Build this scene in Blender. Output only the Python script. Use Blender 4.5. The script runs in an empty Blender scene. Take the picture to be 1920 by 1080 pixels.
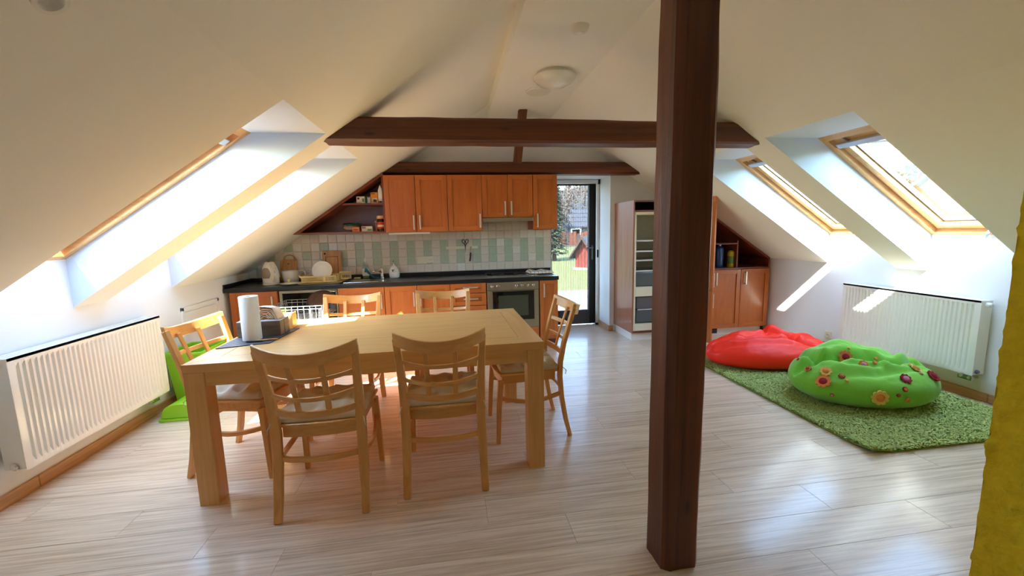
import bpy, bmesh, math, random
import numpy as np
from mathutils import Vector, Matrix, noise
from mathutils.bvhtree import BVHTree
random.seed(7)
rng = np.random.default_rng(7)
SC = bpy.context.scene
COL = SC.collection
pi, cos, sin, sqrt, radians = math.pi, math.cos, math.sin, math.sqrt, math.radians

# ------------------------------------------------------------------ camera
EYE = Vector((0, 0, 1.3815))
def cam_axes(yaw, pitch, roll):
    f = Vector((sin(yaw)*cos(pitch), cos(yaw)*cos(pitch), -sin(pitch)))
    r = Vector((cos(yaw), -sin(yaw), 0)); u = r.cross(f)
    return (cos(roll)*r + sin(roll)*u, -sin(roll)*r + cos(roll)*u, f)
FPX = 779.24
CR, CU, CF = cam_axes(.143, .1364, -.0232)
cam = bpy.data.cameras.new('camera'); camo = bpy.data.objects.new('camera', cam); COL.objects.link(camo)
cam.sensor_width = 36; cam.lens = FPX/1920*36; cam.clip_start = .02; cam.clip_end = 500
M3 = Matrix((CR, CU, -CF)).transposed()
camo.matrix_world = Matrix.Translation(EYE) @ M3.to_4x4()
SC.camera = camo
def aim(u, v):                       # direction of sight used to find places on curved cloth
    return (CR*((u-960)/FPX) + CU*(-(v-540)/FPX) + CF).normalized()

# ------------------------------------------------------------------ light
SUN = Vector((-.56, -.66, 1.0)).normalized()
w = bpy.data.worlds.new('sky'); SC.world = w; w.use_nodes = True
nt = w.node_tree; nt.nodes.clear()
sky = nt.nodes.new('ShaderNodeTexSky'); sky.sky_type = 'NISHITA'; sky.sun_disc = False
sky.sun_elevation = math.asin(SUN.z); sky.sun_rotation = math.atan2(SUN.x, SUN.y)
sky.air_density = 1.0; sky.dust_density = .35; sky.ozone_density = 1.0
bg = nt.nodes.new('ShaderNodeBackground'); bg.inputs['Strength'].default_value = .3
wo = nt.nodes.new('ShaderNodeOutputWorld')
nt.links.new(sky.outputs[0], bg.inputs[0]); nt.links.new(bg.outputs[0], wo.inputs[0])
sl = bpy.data.lights.new('sun', 'SUN'); sl.energy = 3.8; sl.angle = radians(.6); sl.color = (1, .95, .86)
so = bpy.data.objects.new('sun', sl); COL.objects.link(so); so.rotation_euler = (-SUN).to_track_quat('-Z', 'Y').to_euler()
def portal(name, loc, direction, sx, sy, xaxis=None):
    l = bpy.data.lights.new(name, 'AREA'); l.shape = 'RECTANGLE'; l.size = sx; l.size_y = sy; l.cycles.is_portal = True
    o = bpy.data.objects.new(name, l); COL.objects.link(o)
    z = -Vector(direction).normalized(); x = Vector(xaxis).normalized(); y = z.cross(x)
    o.matrix_world = Matrix.Translation(Vector(loc)) @ Matrix((x, y, z)).transposed().to_4x4()
vs = SC.view_settings
vs.view_transform = 'Standard'; vs.look = 'None'; vs.gamma = 1.0; vs.use_curve_mapping = False
vs.exposure = 4.68
cy = SC.cycles
cy.max_bounces = 14; cy.diffuse_bounces = 9; cy.glossy_bounces = 5; cy.transmission_bounces = 8; cy.transparent_max_bounces = 24
cy.caustics_reflective = False; cy.caustics_refractive = False; cy.sample_clamp_indirect = 6.0
cy.use_denoising = True

# ------------------------------------------------------------------ materials
def lin(c):
    return tuple(((v/255)/12.92 if v/255 <= .04045 else ((v/255+.055)/1.055)**2.4) for v in c) + (1,)
def new_mat(name):
    m = bpy.data.materials.new(name); m.use_nodes = True
    return m, m.node_tree, m.node_tree.nodes['Principled BSDF']
def N(t, kind, **kw):
    n = t.nodes.new(kind)
    for k, v in kw.items(): setattr(n, k, v)
    return n
def coords(t, kind='Object', scale=(1, 1, 1), rand=False):
    tc = N(t, 'ShaderNodeTexCoord'); mp = N(t, 'ShaderNodeMapping'); mp.inputs['Scale'].default_value = scale
    t.links.new(tc.outputs[kind], mp.inputs[0])
    if rand:
        oi = N(t, 'ShaderNodeObjectInfo'); mu = N(t, 'ShaderNodeVectorMath', operation='SCALE'); mu.inputs['Scale'].default_value = 37
        cx = N(t, 'ShaderNodeCombineXYZ')
        for i in range(3): t.links.new(oi.outputs['Random'], cx.inputs[i])
        t.links.new(cx.outputs[0], mu.inputs[0]); t.links.new(mu.outputs[0], mp.inputs['Location'])
    return mp.outputs[0]
def plain(name, col, rough=.5, metal=0, bump=0, bscale=60, var=0, spec=.5, coat=0, sheen=0, vscale=6):
    m, t, b = new_mat(name)
    b.inputs['Base Color'].default_value = lin(col); b.inputs['Roughness'].default_value = rough; b.inputs['Metallic'].default_value = metal
    b.inputs['Specular IOR Level'].default_value = spec; b.inputs['Coat Weight'].default_value = coat; b.inputs['Sheen Weight'].default_value = sheen
    co = coords(t)
    nz = N(t, 'ShaderNodeTexNoise'); nz.inputs['Scale'].default_value = vscale; nz.inputs['Detail'].default_value = 4
    t.links.new(co, nz.inputs['Vector'])
    mx = N(t, 'ShaderNodeMixRGB', blend_type='MULTIPLY'); mx.inputs[0].default_value = var
    mx.inputs[1].default_value = lin(col); t.links.new(nz.outputs['Fac'], mx.inputs[2]); t.links.new(mx.outputs[0], b.inputs['Base Color'])
    if bump:
        n2 = N(t, 'ShaderNodeTexNoise'); n2.inputs['Scale'].default_value = bscale; n2.inputs['Detail'].default_value = 5
        t.links.new(co, n2.inputs['Vector'])
        bp = N(t, 'ShaderNodeBump'); bp.inputs['Strength'].default_value = bump; bp.inputs['Distance'].default_value = .01
        t.links.new(n2.outputs['Fac'], bp.inputs['Height']); t.links.new(bp.outputs[0], b.inputs['Normal'])
    return m
def wood(name, dark, light, axis='X', rough=.4, grain=26, stretch=14, bump=.05, coat=0, contrast=(.3, .7), rand=False, knots=False):
    m, t, b = new_mat(name)
    i = 'XYZ'.index(axis); sc = [grain]*3; sc[i] = grain/stretch
    co = coords(t, 'Object', sc, rand)
    nz = N(t, 'ShaderNodeTexNoise'); nz.inputs['Scale'].default_value = 1; nz.inputs['Detail'].default_value = 7; nz.inputs['Roughness'].default_value = .62; nz.inputs['Distortion'].default_value = .6
    t.links.new(co, nz.inputs['Vector'])
    rp = N(t, 'ShaderNodeValToRGB'); rp.color_ramp.elements[0].position = contrast[0]; rp.color_ramp.elements[1].position = contrast[1]
    rp.color_ramp.elements[0].color = lin(dark); rp.color_ramp.elements[1].color = lin(light)
    t.links.new(nz.outputs['Fac'], rp.inputs[0])
    out = rp.outputs[0]
    if rand:
        oi = N(t, 'ShaderNodeObjectInfo'); mr = N(t, 'ShaderNodeMapRange'); mr.inputs['To Min'].default_value = .93; mr.inputs['To Max'].default_value = 1.03
        t.links.new(oi.outputs['Random'], mr.inputs[0])
        hs = N(t, 'ShaderNodeHueSaturation'); t.links.new(mr.outputs[0], hs.inputs['Value']); t.links.new(out, hs.inputs['Color']); out = hs.outputs[0]
    if knots:
        c2 = coords(t, 'Object', [9 if k != i else 3.2 for k in range(3)])
        vo = N(t, 'ShaderNodeTexVoronoi'); vo.inputs['Scale'].default_value = 1; t.links.new(c2, vo.inputs['Vector'])
        r2 = N(t, 'ShaderNodeValToRGB'); r2.color_ramp.elements[0].position = .05; r2.color_ramp.elements[1].position = .16
        r2.color_ramp.elements[0].color = (.25, .2, .2, 1); r2.color_ramp.elements[1].color = (1, 1, 1, 1)
        t.links.new(vo.outputs['Distance'], r2.inputs[0])
        mx = N(t, 'ShaderNodeMixRGB', blend_type='MULTIPLY'); mx.inputs[0].default_value = 1
        t.links.new(out, mx.inputs[1]); t.links.new(r2.outputs[0], mx.inputs[2]); out = mx.outputs[0]
    t.links.new(out, b.inputs['Base Color'])
    b.inputs['Roughness'].default_value = rough; b.inputs['Coat Weight'].default_value = coat; b.inputs['Coat Roughness'].default_value = .15
    bp = N(t, 'ShaderNodeBump'); bp.inputs['Strength'].default_value = bump; bp.inputs['Distance'].default_value = .01
    t.links.new(nz.outputs['Fac'], bp.inputs['Height']); t.links.new(bp.outputs[0], b.inputs['Normal'])
    return m
def glassy(name, tint=(1, 1, 1), amount=1.0, rough=0.0, ior=1.45):
    m = bpy.data.materials.new(name); m.use_nodes = True; t = m.node_tree; t.nodes.clear()
    tr = N(t, 'ShaderNodeBsdfTransparent'); tr.inputs[0].default_value = (*[v*amount for v in tint], 1)
    gl = N(t, 'ShaderNodeBsdfGlossy'); gl.inputs['Roughness'].default_value = rough
    fr = N(t, 'ShaderNodeFresnel'); ge = N(t, 'ShaderNodeNewGeometry'); mi = N(t, 'ShaderNodeMapRange')   # same reflectance on both faces of the pane
    mi.inputs['To Min'].default_value = ior; mi.inputs['To Max'].default_value = 1/ior
    t.links.new(ge.outputs['Backfacing'], mi.inputs[0]); t.links.new(mi.outputs[0], fr.inputs[0])
    mx = N(t, 'ShaderNodeMixShader'); ou = N(t, 'ShaderNodeOutputMaterial')
    t.links.new(fr.outputs[0], mx.inputs[0]); t.links.new(tr.outputs[0], mx.inputs[1]); t.links.new(gl.outputs[0], mx.inputs[2]); t.links.new(mx.outputs[0], ou.inputs[0])
    return m
def veil(name, col, opacity):
    m = bpy.data.materials.new(name); m.use_nodes = True; t = m.node_tree; t.nodes.clear()
    tr = N(t, 'ShaderNodeBsdfTransparent'); df = N(t, 'ShaderNodeBsdfDiffuse'); df.inputs[0].default_value = lin(col)
    mx = N(t, 'ShaderNodeMixShader'); mx.inputs[0].default_value = opacity; ou = N(t, 'ShaderNodeOutputMaterial')
    t.links.new(tr.outputs[0], mx.inputs[1]); t.links.new(df.outputs[0], mx.inputs[2]); t.links.new(mx.outputs[0], ou.inputs[0])
    return m

P = {}
P['white_wall'] = plain('white_wall', (232, 232, 231), .85, bump=.04, bscale=90)
P['cream'] = plain('cream_ceiling_paint', (243, 240, 231), .85, bump=.03, bscale=70)
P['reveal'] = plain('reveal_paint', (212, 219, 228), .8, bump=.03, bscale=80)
P['white_gloss'] = plain('radiator_white', (236, 233, 222), .3, coat=.3)
P['white_plastic'] = plain('white_plastic', (235, 233, 226), .35)
P['ivory'] = plain('ivory_plastic', (226, 218, 188), .4)
P['detector'] = plain('aged_white_plastic', (230, 224, 208), .4)
P['black'] = plain('black_plastic', (18, 17, 17), .4)
P['dark'] = plain('dark_recess', (26, 20, 17), .7)
P['steel'] = plain('brushed_steel', (168, 160, 138), .34, metal=.85, bump=.02, bscale=300)
P['chrome'] = plain('chrome', (215, 212, 205), .18, metal=1)
P['alu'] = plain('satin_handle', (222, 212, 196), .3, metal=.7)
P['alu_grey'] = plain('anodised_grey', (176, 176, 180), .35, metal=.3)
P['grey_metal'] = plain('grey_metal', (120, 120, 124), .4, metal=.6)
P['counter'] = plain('black_counter', (30, 30, 33), .28, bump=.02, bscale=400, var=.4, vscale=180)
P['hob_glass'] = plain('hob_glass', (12, 12, 13), .08)
P['hob_line'] = plain('hob_rim', (150, 146, 135), .3, metal=.8)
P['oven_glass'] = plain('oven_glass', (14, 13, 11), .06, coat=.5)
P['oven_inner'] = plain('oven_inner', (58, 62, 48), .12, coat=.4)
for a in 'XYZ':
    P['beech'+a] = wood('beech_'+a, (206, 150, 82), (230, 180, 110), a, .36, 30, 16, .03, coat=.15, contrast=(.25, .75))
    P['chair'+a] = wood('chair_beech_'+a, (204, 142, 70), (226, 168, 94), a, .36, 34, 14, .03, coat=.2, contrast=(.25, .75))
    P['cherry'+a] = wood('cherry_'+a, (168, 86, 34), (198, 112, 50), a, .36, 22, 10, .02, coat=.25, contrast=(.2, .8))
    P['oak'+a] = wood('pine_frame_'+a, (196, 142, 84), (226, 182, 122), a, .4, 24, 16, .03, contrast=(.25, .75))
    P['beam'+a] = wood('old_beam_'+a, (34, 13, 5), (128, 66, 32), a, .5, 15, 26, .7, contrast=(.25, .78), knots=True)
    P['base'+a] = wood('oak_baseboard_'+a, (164, 112, 66), (214, 172, 120), a, .45, 40, 26, .05, contrast=(.25, .75))
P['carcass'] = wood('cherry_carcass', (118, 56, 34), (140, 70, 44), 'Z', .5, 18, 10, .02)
P['fridge_side_lit'] = wood('carcass_door_lit', (150, 90, 60), (172, 110, 76), 'Z', .38, 16, 10, .02, coat=.25)  # carcass wood with the light from the door put into its colour
P['carcass_x'] = wood('cherry_carcass_x', (104, 46, 28), (128, 60, 38), 'X', .4, 18, 10, .02, coat=.2)
P['board'] = wood('bamboo_board', (172, 116, 62), (206, 152, 92), 'Z', .5, 40, 16, .03)
P['plank'] = wood('floor_plank', (190, 162, 128), (234, 213, 184), 'X', .4, 70, 34, .02, coat=.5, contrast=(.3, .6), rand=True)
P['subfloor'] = plain('floor_base', (168, 146, 124), .6)
P['tile_beige'] = plain('tile_beige', (226, 216, 198), .3, bump=.06, bscale=24, var=.18, vscale=26, coat=.2)
P['tile_green'] = plain('tile_green', (186, 200, 172), .3, bump=.06, bscale=24, var=.25, vscale=26, coat=.2)
P['tile_white'] = plain('tile_white', (232, 228, 216), .28, bump=.05, bscale=24, var=.15, vscale=26, coat=.2)
P['grout'] = plain('grout', (206, 200, 186), .9)
P['glass'] = glassy('window_glass', (.92, .97, .95), .86)
P['clear'] = glassy('clear_glass', (.9, .93, .92), .92)
P['door_glass'] = glassy('door_glass', (.95, .97, .97), .7)
P['screen'] = veil('pleated_screen', (110, 112, 116), .52)
P['thread'] = plain('screen_thread', (92, 94, 98), .8)
P['yellow'] = plain('yellow_plaster', (242, 214, 30), .85, bump=1.0, bscale=34, var=.35, vscale=22)
P['cloth_red'] = plain('red_nylon', (246, 44, 18), .5, bump=.12, bscale=16, spec=.35)
P['cloth_green'] = plain('green_fleece', (124, 196, 50), .95, bump=.25, bscale=160, sheen=.25, var=.15)
P['felt_red'] = plain('felt_red', (146, 22, 34), .95, bump=.5, bscale=90)
P['felt_orange'] = plain('felt_orange', (214, 128, 58), .95, bump=.4, bscale=90)
P['felt_yellow'] = plain('felt_yellow', (222, 182, 92), .95, bump=.4, bscale=90)
P['felt_pink'] = plain('felt_pink', (206, 130, 160), .95, bump=.4, bscale=90)
P['felt_brown'] = plain('felt_brown', (150, 74, 50), .95, bump=.4, bscale=90)
P['felt_dark'] = plain('felt_dark', (34, 76, 54), .95)
P['shag_base'] = plain('shag_base', (120, 142, 60), .95)
P['linen'] = plain('linen_cushion', (214, 200, 168), .95, bump=.3, bscale=260, sheen=.3)
P['lime'] = plain('lime_plastic', (140, 196, 30), .35, coat=.2)
P['paper'] = plain('paper', (238, 234, 226), .9, bump=.1, bscale=120)
P['tissue'] = plain('peach_tissue', (232, 208, 180), .9, bump=.2, bscale=60)
P['mat_dark'] = plain('woven_mat', (58, 56, 60), .8, bump=.5, bscale=200)
P['greywood'] = wood('grey_brown_box', (84, 66, 54), (132, 110, 92), 'X', .6, 40, 20, .08)
P['greywood_y'] = wood('grey_brown_box_y', (84, 66, 54), (132, 110, 92), 'Y', .6, 40, 20, .08)
P['greypaper'] = plain('pale_grey_top', (196, 196, 200), .6)
P['kettle_grey'] = plain('kettle_window', (150, 130, 108), .25, coat=.3)
P['ceramic'] = plain('ceramic_white', (228, 222, 208), .2, coat=.4)
P['rack'] = plain('rack_yellow', (226, 206, 142), .45)
P['teal'] = plain('teal_cloth', (28, 92, 108), .9, bump=.3)
P['pan_black'] = plain('pan_black', (30, 28, 28), .35)
P['pan_brown'] = plain('pan_base', (78, 50, 34), .35, metal=.3)
P['wire'] = plain('white_wire', (176, 177, 180), .4)
P['blue_bottle'] = plain('blue_bottle', (24, 62, 112), .3, coat=.3)
P['yellow_bottle'] = plain('yellow_bottle', (206, 176, 22), .4)
P['grey_bottle'] = plain('grey_bottle', (170, 172, 174), .35)
P['red_label'] = plain('red_label', (196, 50, 40), .5)
P['orange_box'] = plain('orange_box', (226, 138, 28), .5)
P['green_print'] = plain('green_print', (110, 150, 80), .5)
P['brown_print'] = plain('brown_print', (120, 60, 30), .5)
P['coffee'] = plain('coffee_jar', (58, 32, 20), .25, coat=.4)
P['peach_lid'] = plain('peach_lid', (214, 160, 110), .4)
P['lampglass'] = plain('lamp_opal', (232, 230, 218), .25, coat=.3)
P['fridge_in'] = plain('fridge_liner', (214, 212, 196), .4)
P['fridge_shade'] = glassy('crisper_plastic', (.55, .6, .6), .55, .1)
P['grass'] = plain('lawn_grass', (96, 104, 44), .95, bump=.6, bscale=12, var=.35, vscale=2)
P['paving'] = plain('concrete_paving', (128, 124, 118), .9, bump=.1, var=.2)
P['shed_red'] = wood('shed_boards', (92, 30, 18), (116, 44, 28), 'Z', .7, 14, 10, .1)
P['slate'] = plain('grey_roof', (62, 64, 70), .7, bump=.4, bscale=14, var=.3)
P['darkwood'] = plain('dark_timber', (62, 44, 36), .8)
P['conifer'] = plain('conifer_needles', (56, 72, 46), .9, bump=.8, bscale=8, var=.5, vscale=3)
P['bare'] = plain('bare_branches', (98, 84, 72), .95, bump=.8, bscale=6, var=.4, vscale=2)
P['hill'] = plain('hillside', (64, 60, 50), .95, bump=.8, bscale=2, var=.5, vscale=.6)
P['bush_yellow'] = plain('spring_bush', (84, 78, 26), .95, bump=.8, bscale=4, var=.4, vscale=3)
P['bush_green'] = plain('grey_green_bush', (46, 58, 42), .95, bump=.8, bscale=4, var=.4, vscale=3)
P['orange_wall'] = plain('orange_boards', (92, 50, 26), .85)
P['red_roof'] = plain('red_house', (94, 40, 36), .8)
P['house_wall'] = plain('house_plaster', (92, 88, 82), .9)

# ------------------------------------------------------------------ mesh builder
class MB:
    def __init__(s): s.v = []; s.f = []; s.mi = []; s.cur = 0
    def m(s, i): s.cur = i; return s
    def add(s, vs, fs):
        o = len(s.v); s.v.extend([tuple(p) for p in vs])
        for f in fs: s.f.append(tuple(i+o for i in f)); s.mi.append(s.cur)
        return s
    def box(s, x0, x1, y0, y1, z0, z1):
        return s.add([(x, y, z) for z in (z0, z1) for y in (y0, y1) for x in (x0, x1)],
                     [(0, 2, 3, 1), (4, 5, 7, 6), (0, 1, 5, 4), (2, 6, 7, 3), (0, 4, 6, 2), (1, 3, 7, 5)])
    def obox(s, c, a, b, d):
        c, a, b, d = map(Vector, (c, a, b, d))
        if a.cross(b).dot(d) < 0: a = -a
        return s.add([c+i*a+j*b+k*d for k in (-1, 1) for j in (-1, 1) for i in (-1, 1)],
                     [(0, 2, 3, 1), (4, 5, 7, 6), (0, 1, 5, 4), (2, 6, 7, 3), (0, 4, 6, 2), (1, 3, 7, 5)])
    def prism(s, a, b):                 # two matching rings
        n = len(a)
        return s.add(list(a)+list(b), [tuple(range(n))[::-1], tuple(range(n, 2*n))] + [(i, (i+1) % n, n+(i+1) % n, n+i) for i in range(n)])
    def quad(s, *p): return s.add(p, [tuple(range(len(p)))])
    def lathe(s, prof, c=(0, 0, 0), n=24, ax='Z', caps=True):
        vs = []; c = Vector(c)
        for r, h in prof:
            for k in range(n):
                a = 2*pi*k/n; p = (r*cos(a), r*sin(a), h)
                if ax == 'X': p = (h, r*cos(a), r*sin(a))
                if ax == 'Y': p = (r*sin(a), h, r*cos(a))
                vs.append(c+Vector(p))
        fs = []
        for i in range(len(prof)-1):
            for k in range(n):
                fs.append((i*n+k, i*n+(k+1) % n, (i+1)*n+(k+1) % n, (i+1)*n+k))
        if caps:
            fs.append(tuple(range(n))[::-1]); fs.append(tuple(range((len(prof)-1)*n, len(prof)*n)))
        return s.add(vs, fs)
    def tube(s, pts, r, n=8, closed=False):
        return s.sweep(pts, [(r*cos(2*pi*k/n), r*sin(2*pi*k/n)) for k in range(n)], closed)
    def sweep(s, pts, sec, closed=False, up=(0, 0, 1), scale=None):
        pts = [Vector(p) for p in pts]; m = len(pts); n = len(sec); vs = []; prev = None
        for i, p in enumerate(pts):
            if closed: t = pts[(i+1) % m]-pts[i-1]
            else: t = pts[min(i+1, m-1)]-pts[max(i-1, 0)]
            t.normalize(); u = Vector(up)
            if abs(t.dot(u)) > .97: u = Vector((0, 1, 0)) if abs(t.y) < .9 else Vector((1, 0, 0))
            a = t.cross(u).normalized()
            b = a.cross(t).normalized()
            k = scale[i] if scale else (1, 1)
            vs += [p + a*q[0]*k[0] + b*q[1]*k[1] for q in sec]
        fs = []
        for i in range(m if closed else m-1):
            j = (i+1) % m
            for k in range(n): fs.append((i*n+k, i*n+(k+1) % n, j*n+(k+1) % n, j*n+k))
        if not closed: fs += [tuple(range(n))[::-1], tuple(range((m-1)*n, m*n))]
        return s.add(vs, fs)
    def rectsweep(s, pts, w, h, **k): return s.sweep(pts, [(-w/2, -h/2), (w/2, -h/2), (w/2, h/2), (-w/2, h/2)], **k)
    def ball(s, c, r, n=16, m=10, sc=(1, 1, 1)):
        c = Vector(c); vs = [c+Vector((0, 0, -r*sc[2]))]
        for i in range(1, m):
            a = -pi/2+pi*i/m
            for k in range(n):
                b = 2*pi*k/n; vs.append(c+Vector((r*sc[0]*cos(a)*cos(b), r*sc[1]*cos(a)*sin(b), r*sc[2]*sin(a))))
        vs.append(c+Vector((0, 0, r*sc[2]))); fs = []
        for k in range(n): fs.append((0, 1+(k+1) % n, 1+k))
        for i in range(m-2):
            for k in range(n):
                fs.append((1+i*n+k, 1+i*n+(k+1) % n, 1+(i+1)*n+(k+1) % n, 1+(i+1)*n+k))
        L = len(vs)-1; o = 1+(m-2)*n
        for k in range(n): fs.append((o+k, o+(k+1) % n, L))
        return s.add(vs, fs)
ORG = {}
def build(name, mb, mats, parent=None, smooth=False, bevel=0, angle=None, label=None, org=None):
    o0 = Vector(org) if org is not None else (ORG[parent] if parent else Vector((0, 0, 0)))
    me = bpy.data.meshes.new(name)
    me.from_pydata([tuple(Vector(p)-o0) for p in mb.v], [], mb.f)
    if not isinstance(mats, (list, tuple)): mats = [mats]
    for q in mats: me.materials.append(P[q] if isinstance(q, str) else q)
    if len(mats) > 1: me.polygons.foreach_set('material_index', mb.mi)
    me.update()
    if smooth: me.shade_smooth() if angle is None else me.set_sharp_from_angle(angle=radians(angle))
    if smooth and angle is not None:
        me.shade_smooth(); me.set_sharp_from_angle(angle=radians(angle))
    o = bpy.data.objects.new(name, me); COL.objects.link(o)
    if parent: o.parent = parent
    elif org is not None: o.location = o0
    ORG[o] = o0
    if bevel:
        bm = o.modifiers.new('bevel', 'BEVEL'); bm.width = bevel; bm.segments = 2; bm.limit_method = 'ANGLE'; bm.angle_limit = radians(40)
    if label: o['label'] = label
    return o
def tag(o, label, cat, group=None, kind=None):
    if label: o['label'] = label
    if cat: o['category'] = cat
    if group: o['group'] = group
    if kind: o['kind'] = kind
    return o
def thing(name, loc, label, cat, group=None):
    o = bpy.data.objects.new(name, None); o.empty_display_size = .05; COL.objects.link(o); o.location = loc; ORG[o] = Vector(loc)
    return tag(o, label, cat, group)
def struct(name, mb, mats, **k):
    o = build(name, mb, mats, **k); o['kind'] = 'structure'; return o
def sroot(name, loc=(0, 0, 0)):
    o = bpy.data.objects.new(name, None); COL.objects.link(o); o.location = loc; ORG[o] = Vector(loc); o['kind'] = 'structure'; return o

# ================================================================== ROOM
XL, XR, KN, T = -2.38, 4.0, .965, .67
YK, YB = 5.30, -.75
ZC, CX0, CX1 = 2.77, .51, XR-(2.77-KN)/T
ZN = 2.04; XNL, XNR = XL+(ZN-KN)/T, XR-(ZN-KN)/T       # niche heads on the slopes
FB = 1.27                                            # frame bottom height (at the wall)
XTL, XTR = XL+1.15, XR-1.15                          # frame top x
SL = lambda x: KN+T*(x-XL)
SR = lambda x: KN+T*(XR-x)
NL = [(2.26, 2.97, 2.15), (3.235, 3.915, 3.235)]      # lip near, far, frame near edge
NR = [(2.26, 2.97, 2.26), (3.225, 3.925, 3.225)]

# floor planks
fl = MB().box(XL-.02, XR+.02, YB, 5.8, -.05, -.012); floor = struct('floor', fl, 'subfloor')
pitch, y0 = .202, 1.215
rows = list(range(-10, 23)); plen = 1.29
pm = {}
def plank(x0, x1, y, yb):
    key = (round(x1-x0, 3), round(yb-y, 3))
    if key not in pm:
        g = .0005; L, W = x1-x0, yb-y
        b = MB().box(g, L-g, g, W-g, -.012, -.0005)
        b.add([(g+.001, g+.001, 0), (L-g-.001, g+.001, 0), (L-g-.001, W-g-.001, 0), (g+.001, W-g-.001, 0)], [(0, 1, 2, 3)])
        me = bpy.data.meshes.new('plank'); me.from_pydata(b.v, [], b.f); me.materials.append(P['plank']); pm[key] = me
    o = bpy.data.objects.new('plank', pm[key]); COL.objects.link(o); o.parent = floor; o.location = (x0, y, 0)
known = {0: 1.46, 1: 2.20, 2: 1.79}
for r in rows:
    ya, yb = y0+r*pitch, min(y0+(r+1)*pitch, 5.78)
    if yb-ya < .03: continue
    off = known.get(r, known[r % 3]+((r*7) % 5-2)*.05)
    x = off-plen*4
    while x < XR:
        a, b = max(x, XL), min(x+plen, XR)
        if ya > YK-.1: a, b = max(a, 1.2), min(b, 2.2)
        if b-a > .004: plank(a, b, ya, yb)
        x += plen

# knee walls with window back walls
wl = MB()
gaps = lambda W4: list(zip([YB]+[n[1] for n in W4], [n[2] for n in W4]+[YK]))
for a, b in gaps(NL): wl.quad((XL, a, 0), (XL, b, 0), (XL, b, KN), (XL, a, KN))
for n in NL:
    wl.quad((XL, n[2], 0), (XL, n[1], 0), (XL, n[1], FB+.01), (XL, n[2], FB+.01))
wall_l = struct('wall_left', wl, 'white_wall')
wr = MB()
for a, b in gaps(NR): wr.quad((XR, b, 0), (XR, a, 0), (XR, a, KN), (XR, b, KN))
for n in NR: wr.quad((XR, n[1], 0), (XR, n[2], 0), (XR, n[2], FB+.01), (XR, n[1], FB+.01))
wall_r = struct('wall_right', wr, 'white_wall')

# slopes
def slope(side, niches, name):
    lo = MB()
    xw, xn, S = (XL, XNL, SL) if side < 0 else (XR, XNR, SR)
    def q(a, b): lo.quad((xw, a, KN), (xn, a, ZN), (xn, b, ZN), (xw, b, KN))
    e = [YB]+[v for n in niches for v in n[:2]]+[YK]
    for i in range(0, len(e), 2): q(e[i], e[i+1])
    # upper part: rises to the ridge; the bay nearer than the roof truss sits higher and coves down to it
    xe = CX0 if side < 0 else CX1
    nx, ys = 14, [YB, .3, 1, 1.8]+[1.9+.05*i for i in range(27)]+[3.3, 4, YK]
    g = []
    for y in ys:
        for i in range(nx+1):
            t = i/nx; x = xn+(xe-xn)*t
            fade = min(1, t*2.6)*(1 if side < 0 else min(1, (1-t)*5))
            yc = 3.06-.28*t
            k = min(1, max(0, (yc-y)/.42)); k = sqrt(1-(1-k)**2)
            g.append((x, y, S(x)+.075*fade*k))
    o = len(lo.v)
    up = MB(); W = nx+1
    up.add(g, [(j*W+i, j*W+i+1, (j+1)*W+i+1, (j+1)*W+i) for j in range(len(ys)-1) for i in range(nx)])
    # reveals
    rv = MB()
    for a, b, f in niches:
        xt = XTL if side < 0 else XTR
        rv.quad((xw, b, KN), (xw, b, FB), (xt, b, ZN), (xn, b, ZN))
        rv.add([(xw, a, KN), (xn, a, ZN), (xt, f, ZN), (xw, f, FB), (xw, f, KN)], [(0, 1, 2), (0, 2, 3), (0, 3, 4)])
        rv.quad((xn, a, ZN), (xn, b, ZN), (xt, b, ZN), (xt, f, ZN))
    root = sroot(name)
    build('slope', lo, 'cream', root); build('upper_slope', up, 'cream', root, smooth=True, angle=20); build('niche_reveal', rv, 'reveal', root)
slope(-1, NL, 'ceiling_left'); slope(1, NR, 'ceiling_right')
ce = MB().quad((CX0, YB, ZC), (CX1, YB, ZC), (CX1, YK, ZC), (CX0, YK, ZC))
ce.quad((CX0, YB, ZC), (CX0, YK, ZC), (CX0, YK, 3.05), (CX0, YB, 3.05))
struct('ceiling', ce, 'cream')

# kitchen gable wall with the door recess
DX0, DX1, DZ, YD = 1.289, 2.09, 2.065, 5.76
kw = MB()
def col(x0, x1, z0, f): kw.quad((x0, YK, z0), (x1, YK, z0), (x1, YK, f(x1)), (x0, YK, f(x0)))
col(XL, CX0, 0, lambda x: SL(x)+.02); col(CX0, DX0, 0, lambda x: ZC); col(DX0, CX1, DZ, lambda x: ZC)
col(CX1, DX1, DZ, SR); col(DX1, XR, 0, SR)
kw.quad((DX0, YK, 0), (DX0, YK, DZ), (DX0, YD+.1, DZ), (DX0, YD+.1, 0)); kw.quad((DX1, YK, 0), (DX1, YD+.1, 0), (DX1, YD+.1, DZ), (DX1, YK, DZ))
kw.quad((DX0, YK, DZ), (DX1, YK, DZ), (DX1, YD+.1, DZ), (DX0, YD+.1, DZ))
wall_k = struct('wall_kitchen', kw, 'white_wall')
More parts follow.
